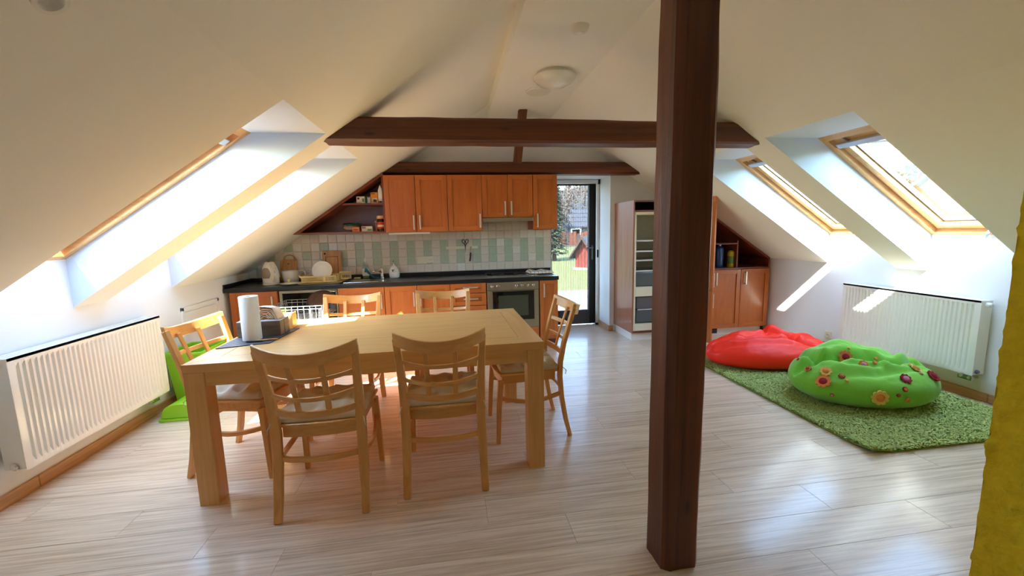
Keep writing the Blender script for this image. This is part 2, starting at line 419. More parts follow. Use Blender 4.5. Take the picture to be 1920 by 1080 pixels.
# tiles
TP = .10175; zr = [.897, .9935, 1.0935, 1.193, 1.291, 1.392, 1.49, 1.59]
tile_me = {}
gb = MB(); gb.quad((-1.66, YK-.002, .88), (DX0, YK-.002, .88), (DX0, YK-.002, 1.56), (-1.49, YK-.002, 1.56), (XL+.0, YK-.002, .965), (XL, YK-.002, .88))
build('grout', gb, 'grout', wall_k)
for k in range(36):
    xa = DX0-TP*(k+1); xb = xa+TP
    for r in range(7):
        za, zb = zr[r], zr[r+1]
        if SL(xb) < za+.03 or xa < XL-.02: continue
        if r >= 5 and xb < .36: continue
        if r == 6 and xb < .36: continue
        green = 1 <= r <= 3 and k % 2 == 1
        if k > 24 and (k*5+r*3) % 7 < 2: green = False
        mt = 'tile_green' if green else ('tile_white' if (k > 25 and (k+r) % 2) or (k*3+r*5) % 11 == 0 else 'tile_beige')
        g = .0025; a, b, c, d = xa+g, xb-g, za+g, zb-g
        clip = SL(a) < d+.01
        if clip:
            t = MB(); a2 = max(a, XL+.005)
            top = lambda x: max(c+.004, min(d, SL(x)-.008))
            xs = [a2, (a2+b)/2, b]
            ring = [(a2, c), (b, c)]+[(x, top(x)) for x in reversed(xs)]
            t.prism([(x, -.006, z) for x, z in ring], [(x, 0, z) for x, z in ring])
            o = build('tile', MB().add([(x, y+YK-.002, z) for x, y, z in t.v], t.f), mt, wall_k)
        else:
            key = (mt, r)
            if key not in tile_me:
                t = MB(); W, H, e = b-a, d-c, .004
                t.add([(0, 0, 0), (W, 0, 0), (W, 0, H), (0, 0, H), (0, -.004, 0), (W, -.004, 0), (W, -.004, H), (0, -.004, H), (e, -.0065, e), (W-e, -.0065, e), (W-e, -.0065, H-e), (e, -.0065, H-e)],
                      [(0, 1, 5, 4), (1, 2, 6, 5), (2, 3, 7, 6), (3, 0, 4, 7), (4, 5, 9, 8), (5, 6, 10, 9), (6, 7, 11, 10), (7, 4, 8, 11), (8, 9, 10, 11)])
                me = bpy.data.meshes.new('tile'); me.from_pydata(t.v, [], t.f); me.materials.append(P[mt]); tile_me[key] = me
            o = bpy.data.objects.new('tile', tile_me[key]); COL.objects.link(o); o.parent = wall_k; o.location = (a, YK-.002, c)

# rear gable behind the camera, unseen and set close to bounce light forward
bw = MB()
def bcol(x0, x1, f): bw.quad((x1, YB, 0), (x0, YB, 0), (x0, YB, f(x0)), (x1, YB, f(x1)))
bcol(XL, CX0, lambda x: SL(x)+.08); bcol(CX0, CX1, lambda x: 3.0); bcol(CX1, XR, lambda x: SR(x)+.08)
struct('wall_back', bw, 'white_wall')

# baseboards
def baseboard(name, x0, x1, y0, y1, joints, axis, h=.07):
    r = sroot(name); e = [(x0, y0)]+joints+[(x1, y1)]
    for (a, b), (c, d) in zip(e[:-1], e[1:]):
        m = MB(); t = .016; g = .0015
        if axis == 'Y': m.box(min(a, a+t*(1 if a < 0 else -1)), max(a, a+t*(1 if a < 0 else -1)), b+g, d-g, 0, h)
        else: m.box(a+g, c-g, b-t, b, 0, h)
        build('skirting_board', m, 'base'+axis, r, bevel=.004)
baseboard('baseboard_left', XL, XL, YB, 4.7, [(XL, .6), (XL, 2.56)], 'Y')
baseboard('baseboard_right', XR, XR, YB, 4.66, [(XR, .2), (XR, 2.46)], 'Y')
m = MB().box(DX1-.0, DX1+.05, YK-.016, YK, 0, .075).box(DX1-.016, DX1, YK-.016, YD-.02, 0, .075)
struct('baseboard_door', m, 'baseX', bevel=.003)

# yellow rough wall end at the right
yw = MB(); nyz, nyy = 70, 24
x0, x1, ya, yb = 1.81, 2.9, .80, 1.10
gx = [x0+(x1-x0)*i/80 for i in range(81)]; gz = [2.3*j/170 for j in range(171)]
def rough(x, y, z): return .006*noise.noise((x*7, y*7, z*5))+.010*noise.noise((x*25, y*25, z*21))-.014*max(0, noise.noise((x*30+9, y*30, z*26))-.18)
vs = []
for z in gz:
    for x in gx:
        d = rough(x, 0, z); ed = .004*noise.noise((0, 3.1, z*9))+.005*noise.noise((5, 1, z*31))
        vs.append((x+ed*max(0, 1-(x-x0)/.12), ya+d, z))
W = len(gx); yw.add(vs, [(j*W+i, j*W+i+1, (j+1)*W+i+1, (j+1)*W+i) for j in range(len(gz)-1) for i in range(W-1)])
vs = []
for z in gz:
    for i in range(25):
        y = ya+(yb-ya)*i/24; ed = .004*noise.noise((0, 3.1, z*9))+.005*noise.noise((5, 1, z*31))
        vs.append((x0+ed+(.006*noise.noise((1, y*20, z*18))+.009*noise.noise((4, y*34, z*30))-.02*max(0, noise.noise((7, y*38, z*30))-.15) if i else 0), y+(rough(x0, 0, z) if i == 0 else 0), z))
yw.add(vs, [(j*25+i+1, j*25+i, (j+1)*25+i, (j+1)*25+i+1) for j in range(len(gz)-1) for i in range(24)])
yw.quad((x0, yb, 0), (x1, yb, 0), (x1, yb, 2.3), (x0, yb, 2.3)); yw.quad((x1, ya, 0), (x1, yb, 0), (x1, yb, 2.3), (x1, ya, 2.3)); yw.quad((x0, ya, 2.3), (x1, ya, 2.3), (x1, yb, 2.3), (x0, yb, 2.3))
struct('wall_partition', yw, 'yellow', smooth=True, angle=60)

# ------------------------------------------------------------------ roof windows
def roof_window(side, a, b, idx):
    xw, xt = (XL, XTL) if side < 0 else (XR, XTR)
    B = Vector((xw, 0, FB)); U = Vector((xt-xw, 0, ZN-FB)); L = U.length; U.normalize()
    Nn = Vector((0, 1, 0)).cross(U); Nn = Nn if Nn.z > 0 else -Nn
    r = sroot('window_%d' % idx)
    def bar(m, y0, y1, w0, w1, n0, n1):
        c = B+U*((w0+w1)/2)+Nn*((n0+n1)/2)+Vector((0, (y0+y1)/2, 0))
        m.obox(c, Vector((0, (y1-y0)/2, 0)), U*((w1-w0)/2), Nn*((n1-n0)/2)); return m
    lw, s0, s1 = .042, .03, .10
    for nm, q in (('lining', [(a-.01, a+lw, -.01, L+.01, 0, .14), (b-lw, b+.01, -.01, L+.01, 0, .14)]),):
        for k in q: build('frame_side', bar(MB(), *k), 'oakX', r, bevel=.002)
    build('frame_bottom', bar(MB(), a+lw, b-lw, -.01, .035, 0, .14), 'oakY', r, bevel=.002)
    build('frame_top', bar(MB(), a+lw, b-lw, L-.06, L+.01, 0, .14), 'oakY', r, bevel=.002)
    g = .008; sa, sb, sw0, sw1 = a+lw+g, b-lw-g, .043, L-.068; sw = .052
    for k in ((sa, sa+sw), (sb-sw, sb)):
        build('sash_side', bar(MB(), k[0], k[1], sw0, sw1, s0, s1), 'oakX', r, bevel=.004)
    build('sash_bottom', bar(MB(), sa+sw, sb-sw, sw0, sw0+.05, s0, s1), 'oakY', r, bevel=.004)
    build('sash_top', bar(MB(), sa+sw, sb-sw, sw1-.09, sw1, s0, s1), 'oakY', r, bevel=.004)
    bd = MB(); i0, i1, j0, j1 = sa+sw, sb-sw, sw0+.05, sw1-.09
    for k in ((i0, i0+.012, j0, j1), (i1-.012, i1, j0, j1), (i0, i1, j0, j0+.012), (i0, i1, j1-.012, j1)): bar(bd, *k, s1-.03, s1+.01)
    build('glazing_bead', bd, 'grey_metal', r)
    build('pane', bar(MB(), i0, i1, j0, j1, s1-.012, s1-.006), 'glass', r)
    vb = build('vent_bar', bar(MB(), sa+.01, sb-.01, sw1-.10, sw1-.05, s0-.03, s0-.008), 'alu_grey', r, bevel=.004)
    for yy in (sa+.12, sb-.12):
        p = B+U*(sw1-.07)+Nn*(s0-.012)+Vector((0, yy, 0)); q = B+U*(L-.02)+Nn*(.02)+Vector((0, yy+.05, 0))
        build('vent_hinge', MB().tube([p, q], .008, 6), 'grey_metal', vb)
    hc = B+U*.02+Nn*(-.03)+Vector((0, (a+b)/2, 0))
    h = MB().tube([hc+Vector((0, -.02, 0)), hc+Vector((0, .13, 0))], .011, 8)
    e = [hc+Vector((0, -.02, 0)), hc+U*.02-Nn*.012+Vector((0, -.045, 0)), hc+U*.055-Nn*.012+Vector((0, -.07, 0)), hc+U*.06+Nn*.05+Vector((0, -.075, 0))]
    h.tube(e, .011, 8); build('window_handle', h, 'white_plastic', r, smooth=True)
    for wq in (.09,):
        p = B+U*wq+Vector((0, b-lw, 0))+Nn*.06
        build('screw_cap', MB().lathe([(.0, -.004), (.009, -.004), (.009, .0)], p, 10, 'Y'), 'black', r)
    # weathering cover outside
    c = MB()
    for k in ((a-.06, a+.03, -.06, L+.1, .14, .16), (b-.03, b+.06, -.06, L+.1, .14, .16), (a-.06, b+.06, -.08, .03, .14, .16), (a-.06, b+.06, L-.03, L+.12, .14, .17)): bar(c, *k)
    build('flashing', c, 'grey_metal', r)
    # Cycles samples the sky through this opening
    ctr = B+U*(L/2)+Nn*.2+Vector((0, (a+b)/2, 0))
    portal('sky_portal', ctr, -Nn, b-a, L, (0, 1, 0))
for i, n in enumerate(NL): roof_window(-1, n[2], n[1], 1+i)
for i, n in enumerate(NR): roof_window(1, n[2], n[1], 3+i)
portal('sky_portal', ((DX0+DX1)/2, YD+.2, 1.05), (0, -1, 0), DX1-DX0, 2.1, (1, 0, 0))

# ------------------------------------------------------------------ terrace door and insect screen
dr = sroot('door_1', (0, 0, 0))
DZ2 = 2.04
build('door_frame', MB().box(DX0, DX0+.03, YD, YD+.07, 0, DZ2).box(2.045, DX1, YD+.01, YD+.07, 0, DZ2+.02).box(DX0, DX1, YD, YD+.07, DZ2, DZ), 'dark', dr)
st = MB().box(1.952, 2.045, YD-.01, YD+.05, .01, DZ2).box(DX0+.03, DX0+.12, YD-.01, YD+.05, .01, DZ2).box(DX0+.12, 1.952, YD-.01, YD+.05, DZ2-.05, DZ2)
build('door_leaf', st, 'dark', dr, bevel=.004)
build('kick_panel', MB().box(DX0+.12, 1.952, YD, YD+.045, .01, .215), 'dark', dr)
build('pane', MB().box(DX0+.12, 1.952, YD+.02, YD+.026, .215, DZ2-.05), 'door_glass', dr)
h = MB().box(1.99, 2.01, YD-.02, YD-.01, .95, 1.15).tube([(2.0, YD-.02, 1.12), (2.0, YD-.06, 1.12), (1.9, YD-.06, 1.115)], .009, 8)
build('door_handle', h, 'grey_metal', dr)
sc_ = thing('insect_screen', (1.7, YD-.06, 0), 'pleated insect screen with white cassette drawn across the terrace door', 'insect screen')
n = 25; x = [DX0+.02+(1.945-DX0-.02)*i/(n*2) for i in range(n*2+1)]
ps = MB()
for i in range(n*2):
    ya_, yb_ = (YD-.055, YD-.049) if i % 2 else (YD-.049, YD-.055)
    ps.quad((x[i], ya_, .03), (x[i+1], yb_, .03), (x[i+1], yb_, DZ2-.05), (x[i], ya_, DZ2-.05))
build('pleated_mesh', ps, 'screen', sc_)['kind'] = 'stuff'
th = MB()
for i in range(0, n*2+1, 2): th.box(x[i]-.0012, x[i]+.0012, YD-.05, YD-.048, .03, DZ2-.05)
build('screen_thread', th, 'thread', sc_)['kind'] = 'stuff'
build('pull_bar', MB().box(2.045, 2.078, YD-.07, YD-.03, .01, DZ2-.03), 'white_plastic', sc_, bevel=.004)
build('side_rail', MB().box(2.080, DX1-.001, YD-.07, YD-.02, .01, DZ2-.02), 'white_plastic', sc_, bevel=.003)
build('cassette', MB().box(DX0, 2.075, YD-.085, YD-.02, DZ2-.03, DZ2+.02), 'white_plastic', sc_, bevel=.005)
build('end_cap', MB().box(2.06, DX1-.002, YD-.09, YD-.02, DZ2-.04, DZ2+.022), 'black', sc_, bevel=.003)
build('pull_grip', MB().box(2.05, 2.073, YD-.078, YD-.07, .98, 1.09), 'black', sc_, bevel=.004)
build('foot_cap', MB().box(2.03, DX1-.002, YD-.075, YD-.02, 0, .03), 'black', sc_)

# ------------------------------------------------------------------ timbers
def timber(name, ring, axis, a, b, mat, label, cat, n=40, amp=.006, ends=None, group=None, seed=0.):
    """hewn timber: ring = section points, swept a->b along axis with an uneven, hand-hewn surface; ends: functions that shear the ends"""
    mb = MB(); vs = []; m = len(ring)
    for i in range(n+1):
        t = i/n
        for p, q in ring:
            A, B_ = a, b
            if ends: A, B_ = ends(p, q)
            s = A+(B_-A)*t
            k = amp*(noise.noise((s*1.3+seed, p*6, q*6))+.5*noise.noise((s*5+seed, p*25, q*25)))
            l = sqrt((p-ring_c[0])**2+(q-ring_c[1])**2) or 1
            pp, qq = p+(p-ring_c[0])/l*k, q+(q-ring_c[1])/l*k
            vs.append({'X': (s, pp, qq), 'Z': (pp, qq, s), 'Y': (pp, s, qq)}[axis])
    fs = [(i*m+j, i*m+(j+1) % m, (i+1)*m+(j+1) % m, (i+1)*m+j) for i in range(n) for j in range(m)]
    fs += [tuple(range(m))[::-1], tuple(range(n*m, (n+1)*m))]
    mb.add(vs, fs)
    base = Vector(mb.v[0])
    o = build(name, mb, mat, smooth=True, angle=28, org=base)
    return tag(o, label, cat, group)
def hewn(x0, x1, y0, y1, ch, k=5):
    """rectangle with uneven chamfered corners and extra points on each side"""
    pts = [(x0+ch, y0), (x1-ch*.7, y0), (x1, y0+ch*.9), (x1, y1-ch), (x1-ch, y1), (x0+ch*.6, y1), (x0, y1-ch*.8), (x0, y0+ch*.7)]
    out = []
    for i, p in enumerate(pts):
        q = pts[(i+1) % len(pts)]; out.append(p)
        L = math.hypot(q[0]-p[0], q[1]-p[1])
        if L > .06:
            for j in range(1, k): out.append((p[0]+(q[0]-p[0])*j/k, p[1]+(q[1]-p[1])*j/k))
    return out
ring_c = (.88, 1.49)
timber('timber_post', hewn(.79, .957, 1.405, 1.565, .03), 'Z', 0, 2.80, 'beamZ', 'thick dark brown hewn timber post standing on the floor in the foreground', 'post', n=90, amp=.007)
cr = MB()
for z0, z1, xx in ((.05, 1.2, .885), (1.0, 2.5, .90)):
    pts = [(xx+.012*noise.noise((z*2.1, 4, z0)), 1.4085, z0+(z1-z0)*i/20) for i, z in enumerate([z0+(z1-z0)*j/20 for j in range(21)])]
po = bpy.data.objects['timber_post']
ring_c = (3.14, 2.095)
timber('collar_beam', hewn(3.05, 3.23, 2.01, 2.172, .022), 'X', 0, 1, 'beamX', 'long dark hewn collar beam crossing the room behind the tall post', 'beam', n=110, amp=.007,
       ends=lambda p, q: (XL+(q-KN)/T-.02, XR-(q-KN)/T+.02), seed=3)
ring_c = (5.12, 2.12)
timber('collar_beam', hewn(5.02, 5.22, 2.052, 2.195, .03), 'X', 0, 1, 'beamX', 'shorter collar beam lying directly above the upper kitchen cabinets', 'beam', n=90, amp=.006,
       ends=lambda p, q: (XL+(q-KN)/T-.02, XR-(q-KN)/T+.02), seed=9)
# small king post leaning slightly
kp = MB(); vs = []; rg = [(-.05, 0), (-.04, -.045), (.04, -.05), (.052, -.03), (.05, .04), (-.045, .045)]
for i in range(13):
    t = i/12; z = 2.17+(2.80-2.17)*t; cx = .815+.08*t
    vs += [(cx+p+.005*noise.noise((z*4, p*20, q*20)), 5.0+q, z) for p, q in rg]
kp.add(vs, [(i*6+j, i*6+(j+1) % 6, (i+1)*6+(j+1) % 6, (i+1)*6+j) for i in range(12) for j in range(6)]+[tuple(range(6))[::-1], tuple(range(72, 78))])
tag(build('king_post', kp, 'beamZ', org=(.815, 5.0, 2.17)), 'short dark upright timber between the rear collar beam and the ceiling', 'post')

# ------------------------------------------------------------------ ceiling fittings
t = thing('ceiling_lamp', (.985, 3.86, ZC), 'white opal dome lamp on the flat ceiling strip', 'lamp')
build('mount', MB().lathe([(.0, -.03), (.16, -.03), (.165, 0)], (.985, 3.86, ZC), 40), 'white_plastic', t, smooth=True, angle=40)
build('shade', MB().lathe([(.001, -.115), (.06, -.111), (.12, -.094), (.165, -.068), (.192, -.038), (.195, -.03), (.19, -.028), (.001, -.028)], (.985, 3.86, ZC), 48, caps=False), 'lampglass', t, smooth=True, angle=50)
t = thing('smoke_detector', (.945, 2.985, ZC), 'round cream smoke detector on the ceiling in front of the dome lamp', 'smoke detector')
build('base', MB().lathe([(.058, -.022), (.062, -.018), (.066, 0)], (.945, 2.985, ZC), 32), 'detector', t, smooth=True, angle=40)
build('sensor_cap', MB().lathe([(.02, -.043), (.034, -.042), (.05, -.034), (.056, -.022)], (.945, 2.985, ZC), 32), 'detector', t, smooth=True, angle=40)
build('ring', MB().lathe([(.018, -.046), (.022, -.046), (.024, -.042)], (.945, 2.985, ZC), 24), 'white_plastic', t)
t = thing('ceiling_cover', (.935, 4.33, ZC), 'flat round cover plate on the ceiling just beyond the dome lamp', 'cover plate')
build('plate', MB().lathe([(.118, -.014), (.125, -.008), (.125, 0)], (.935, 4.33, ZC), 36), 'detector', t, smooth=True, angle=40)
# fitting at the upper left edge, on the slope
c0 = Vector((-.885, 1.115, SL(-.885))); nrm = Vector((T, 0, -1)).normalized()
t = thing('slope_lamp', c0, 'white spotlight on the near left slope at the top left picture corner', 'lamp')
q = nrm.to_track_quat('Z', 'Y').to_matrix()
lm = MB().lathe([(.055, 0), (.052, .012), (.03, .02)], (0, 0, 0), 28); lm.v = [tuple(c0+q@Vector(p)) for p in lm.v]
build('base', lm, 'white_plastic', t, smooth=True, angle=40)
lm = MB().lathe([(.018, .02), (.02, .05), (.03, .06), (.034, .085), (.024, .085), (.022, .07), (.001, .068)], (0, 0, 0), 24, caps=False); lm.v = [tuple(c0+q@Vector(p)) for p in lm.v]
build('shade', lm, 'white_plastic', t, smooth=True, angle=40)

# ------------------------------------------------------------------ radiators
def radiator(x_front, y0, y1, z0, z1, side, n, label, valve_y):
    t = thing('radiator', (x_front, (y0+y1)/2, z0), label, 'radiator', None)
    s = -side                               # outward (into the room) direction in x
    xf = x_front
    m = MB(); mar = .03; ys = []; e = .0105
    pit = (y1-y0-2*mar)/n
    prof = [(y0, 0), (y0+mar, 0)]
    for i in range(n):
        b = y0+mar+pit*i; prof += [(b+pit*.18, 0), (b+pit*.34, -e), (b+pit*.66, -e), (b+pit*.82, 0)]
    prof += [(y1-mar, 0), (y1, 0)]
    za, zb = z0+.045, z1-.045
    lv = [(z0, 0), (za-.012, 0), (za+.008, 1), (zb-.008, 1), (zb+.012, 0), (z1, 0)]
    vs = [(xf+s*d*k, y, z) for z, k in lv for y, d in prof]; W = len(prof)
    m.add(vs, [(j*W+i, j*W+i+1, (j+1)*W+i+1, (j+1)*W+i) for j in range(len(lv)-1) for i in range(W-1)])
    build('front_panel', m, 'white_gloss', t, smooth=True, angle=30)
    xb = xf-s*.10; lo, hi = min(xf, xb), max(xf, xb)
    build('side_panel', MB().box(lo, hi, y0-.003, y0, z0+.01, z1), 'white_gloss', t, bevel=.001)
    build('side_panel', MB().box(lo, hi, y1, y1+.003, z0+.01, z1), 'white_gloss', t, bevel=.001)
    g = MB(); nb = 60
    for i in range(nb):
        yy = y0+.01+(y1-y0-.02)*i/(nb-1); g.box(lo+.012, hi-.012, yy-.0065, yy+.0065, z1-.010, z1-.003)
    g.box(lo, lo+.012, y0, y1, z1-.016, z1).box(hi-.012, hi, y0, y1, z1-.016, z1)
    build('top_grille', g, 'white_gloss', t)['kind'] = 'stuff'
    build('rear_panel', MB().box(min(xb, xb+s*.02), max(xb, xb+s*.02), y0, y1, z0+.02, z1-.02), 'white_gloss', t)
    xw_ = XL if side < 0 else XR
    for yy in (y0+.2, y1-.24): build('bracket', MB().box(min(xb, xw_), max(xb, xw_), yy, yy+.04, z0+.1, z1-.1), 'white_gloss', t)
    vm = MB(); xm = (xf+xb)/2
    for k in (0, .05):
        vm.tube([(xm, valve_y+k, z0+.03), (xm, valve_y+k, z0-.03), (xm-s*.09, valve_y+k, z0-.035)], .011, 8)
        vm.ball((xm, valve_y+k, z0-.03), .017, 10, 6)
    vm.box(xm-.012, xm+.012, valve_y-.02, valve_y+.07, z0-.05, z0-.025)
    build('valve', vm, 'chrome', t, smooth=True, angle=40)
    return t, xm
t, xm = radiator(-2.26, 2.398, 3.53, .188, .795, -1, 33, 'long white panel radiator on the left knee wall beside the dining table', 3.40)
build('vent_plug', MB().lathe([(.018, .0), (.018, .014), (.012, .022)], (-2.31, 2.395-.02, .765), 16, 'Y'), 'grey_metal', t)
build('drain_plug', MB().lathe([(.014, -.014), (.02, -.008), (.02, .004)], (-2.31, 2.395, .215), 16, 'Y'), 'chrome', t)
t, xm = radiator(3.88, 2.505, 3.61, .207, .787, 1, 33, 'white panel radiator on the right knee wall behind the green beanbag', 2.55)
build('vent_plug', MB().lathe([(.012, -.03), (.018, -.022), (.018, .004)], (3.93, 2.50, .755), 16, 'Y'), 'white_plastic', t)
build('drain_plug', MB().lathe([(.012, -.014), (.016, -.006), (.016, .004)], (3.91, 2.50, .24), 16, 'Y'), 'grey_metal', t)

# ------------------------------------------------------------------ sockets and hatch
def socket(c, nrm, label, w=.08):
    c = Vector(c); nn = Vector(nrm); sx = Vector((0, 0, 1)).cross(nn)
    t = thing('wall_socket', c, label, 'socket')
    build('plate', MB().obox(c+nn*.005, sx*w/2, Vector((0, 0, w/2)), nn*.005), 'ivory', t, bevel=.003)
    r = MB().lathe([(.022, 0), (.022, .004), (.018, .004), (.017, -.004), (.001, -.004)], (0, 0, 0), 20, caps=False)
    q = nn.to_track_quat('Z', 'Y').to_matrix(); r.v = [tuple(c+nn*.009+q@Vector(p)) for p in r.v]
    build('socket_well', r, 'ivory', t, smooth=True, angle=40)
    pn = MB()
    for k in (-1, 1): pn.obox(c+nn*.0095+sx*.009*k, sx*.003, Vector((0, 0, .003)), nn*.002)
    build('contact_hole', pn, 'dark', t)
socket((XL, 3.775, .185), (1, 0, 0), 'cream wall socket low on the left wall by the lime bin')
socket((XR, 3.845, .19), (-1, 0, 0), 'cream wall socket low on the right wall above the red beanbag')
socket((-.262, YK-.009, 1.05), (0, -1, 0), 'cream wall socket on the tiles right of the light switch')
t = thing('light_switch', (-.36, YK-.009, 1.048), 'cream switch on the tiles left of the kitchen socket', 'switch')
build('plate', MB().box(-.416, -.303, YK-.017, YK-.009, 1.0, 1.09), 'ivory', t, bevel=.003)
build('rocker', MB().add([(-.397, YK-.022, 1.02), (-.325, YK-.022, 1.02), (-.325, YK-.018, 1.075), (-.397, YK-.018, 1.075), (-.397, YK-.012, 1.02), (-.325, YK-.012, 1.02), (-.325, YK-.012, 1.075), (-.397, YK-.012, 1.075)],
      [(0, 1, 2, 3), (0, 4, 5, 1), (3, 2, 6, 7), (0, 3, 7, 4), (1, 5, 6, 2)]), 'ivory', t)
t = thing('wall_hatch', (XL, 4.28, .55), 'white access hatch in the left knee wall beside the corner cabinet', 'hatch')
f = MB(); Y0, Y1, Z0, Z1 = 3.985, 4.58, .30, .775
for a in ((Y0, Y0+.03, Z0, Z1), (Y1-.03, Y1, Z0, Z1), (Y0, Y1, Z0, Z0+.03), (Y0, Y1, Z1-.03, Z1)): f.box(XL, XL+.014, *a)
build('frame', f, 'white_plastic', t, bevel=.002)
build('door', MB().box(XL, XL+.01, Y0+.036, Y1-.036, Z0+.036, Z1-.05), 'white_plastic', t, bevel=.002)

# ================================================================== KITCHEN
def handle_bar(name, p0, p1, out, par, r=.006):
    """bar handle between two fixings, standing off along 'out'"""
    p0, p1, out = Vector(p0), Vector(p1), Vector(out); d = (p1-p0).normalized()
    m = MB(); a, b = p0+out*.03, p1+out*.03
    s = d.cross(out).normalized()
    m.obox((a+b)/2, d*((b-a).length/2+.008), s*.008, out*.005)
    for p in (p0, p1): m.obox(p+out*.014, d*.006, s*.006, out*.014)
    return build(name, m, 'alu', par, bevel=.002)
def front(par, x0, x1, z0, z1, y, kind='door', handle=None, st=.055, mat='cherryZ'):
    """framed cherry front: 'y' is its back plane, it is 20 mm thick towards the room (-y)"""
    g = .003; x0 += g; x1 -= g; z0 += g; z1 -= g; th = .022
    o = build(kind, MB().box(x0+st-.002, x1-st+.002, y-th+.013, y-.003, z0+st-.002, z1-st+.002), mat, par)
    for a, b in ((x0, x0+st), (x1-st, x1)): build('stile', MB().box(a, b, y-th, y, z0, z1), 'cherryZ', o, bevel=.002)
    for a, b in ((z1-st, z1), (z0, z0+st)): build('rail', MB().box(x0+st, x1-st, y-th+.0006, y, a, b), 'cherryX', o, bevel=.0015)
    if handle:
        k, a, b = handle
        if k == 'v': handle_bar('handle', (a, y-th, b), (a, y-th, b+.145), (0, -1, 0), o)
        else: handle_bar('handle', (a-.075, y-th, b), (a+.075, y-th, b), (0, -1, 0), o)
    return o
YF, CT, CB, PL = 4.72, .849, .805, .10       # front plane of base units, counter top, underside, plinth
def base_unit(x0, x1, label, name='base_cabinet'):
    t = thing(name, ((x0+x1)/2, 5.0, 0), label, 'cabinet')
    g = .0008; x0 += g; x1 -= g; c = MB()
    c.box(x0, x0+.016, YF, YK-.02, PL, CB-.002).box(x1-.016, x1, YF, YK-.02, PL, CB-.002).box(x0+.016, x1-.016, YF, YK-.02, PL, PL+.016).box(x0+.016, x1-.016, YK-.03, YK-.02, PL+.016, CB-.002).box(x0+.016, x1-.016, YF, YF+.08, CB-.02, CB-.002)
    build('carcass', c, 'carcass', t)
    return t
def plinth(t, x0, x1, mat='carcass_x', y=YF+.05): build('plinth', MB().box(x0+.001, x1-.001, y, y+.016, 0, PL-.001), mat, t)
yf = YF
XB = [-2.326, -1.853, -1.240, -.748, -.028, .379, 1.002, 1.222]
t = base_unit(XB[0], XB[1], 'corner base cabinet at the far left below the kettle'); front(t, XB[0], XB[1], PL, CB, yf, handle=('v', -1.90, .60)); plinth(t, XB[0], XB[1])
t = base_unit(XB[2], XB[3], 'single-door sink cabinet right of the open dishwasher'); front(t, XB[2], XB[3], PL, CB, yf, handle=('v', -.782, .57)); plinth(t, XB[2], XB[3])
t = base_unit(XB[3], XB[4], 'two-door base cabinet below the white soap dispenser')
front(t, XB[3], -.395, PL, CB, yf, handle=('v', -.43, .58)); front(t, -.395, XB[4], PL, CB, yf, handle=('v', -.36, .58)); plinth(t, XB[3], XB[4])
t = base_unit(XB[4], XB[5], 'drawer cabinet left of the oven', 'drawer_cabinet')
for z0, z1 in ((.690, CB), (.546, .690), (.33, .546), (PL, .33)): front(t, XB[4], XB[5], z0, z1, yf, 'drawer', ('h', .20, (z0+z1)/2+.01 if z1 > .6 else z1-.06), st=.05)
plinth(t, XB[4], XB[5])
t = base_unit(XB[6], XB[7], 'narrow base cabinet right of the oven at the counter end'); front(t, XB[6], XB[7], PL, CB, yf, handle=('v', 1.05, .615), st=.045); plinth(t, XB[6], XB[7])
# dishwasher
X0, X1 = XB[1]+.012, XB[2]-.006
t = thing('dishwasher', ((X0+X1)/2, 5.0, 0), 'open built-in dishwasher with its upper rack pulled out', 'dishwasher')
m = MB().box(X0, X0+.03, YF-.005, YK-.03, .06, .80).box(X1-.02, X1, YF-.005, YK-.03, .06, .80).box(X0+.03, X1-.02, YF-.005, YK-.03, .772, .80)
build('rim', m, 'steel', t, bevel=.003)
m = MB().box(X0+.03, X1-.02, YK-.06, YK-.05, .09, .772).box(X0+.03, X1-.02, YF, YK-.05, .08, .09).box(X0+.03, X0+.036, YF, YK-.05, .09, .772).box(X1-.026, X1-.02, YF, YK-.05, .09, .772).box(X0+.036, X1-.026, YF+.02, YK-.05, .766, .772)
build('tub', m, 'pan_black', t)
build('dishwasher_door', MB().box(X0+.005, X1-.005, YF-.60, YF-.015, .055, .075), 'steel', t, bevel=.004)
build('cherry_front', MB().box(X0, X1, YF-.60, YF-.015, .034, .054), 'cherryX', t)
build('plinth', MB().box(XB[1]+.001, XB[2]-.001, YF+.05, YF+.066, 0, .033), 'carcass_x', t)
rk = MB(); ra, rb, r0, r1, zlo, zhi = X0+.05, X1-.04, 4.27, 4.76, .53, .695
def W(*pts, r=.0026): rk.tube(pts, r, 5)
for z in (zlo+.03, zhi-.03, zhi): rk.tube([(ra, r0, z), (rb, r0, z), (rb, r1, z), (ra, r1, z)], .003, 5, closed=True)
for i in range(10):
    x = ra+(rb-ra)*i/9; W((x, r0, zhi), (x, r0, zlo+.03), (x, r0+.03, zlo+.01), (x, r1-.03, zlo+.01), (x, r1, zhi))
for i in range(11):
    y = r0+(r1-r0)*i/10; W((ra, y, zhi), (ra+.012, y, zlo+.03), (ra+.03, y, zlo), ((ra+rb)/2, y, zlo+.02), (rb-.03, y, zlo), (rb-.012, y, zlo+.03), (rb, y, zhi))
for i in range(9):
    y = r0+.04+i*.045
    for xx in (rb-.14, rb-.05): W((xx, y, zlo+.01), (xx+.01, y, zlo+.13))
o = build('dish_rack', rk, 'wire', t); o['kind'] = 'stuff'
w_ = MB()
for y in (r0+.1, r1-.1): w_.lathe([(.02, -.006), (.02, .006)], (rb+.012, y, zlo+.015), 12, 'X').lathe([(.02, -.006), (.02, .006)], (ra-.012, y, zlo+.015), 12, 'X')
build('rack_roller', w_, 'black', t)
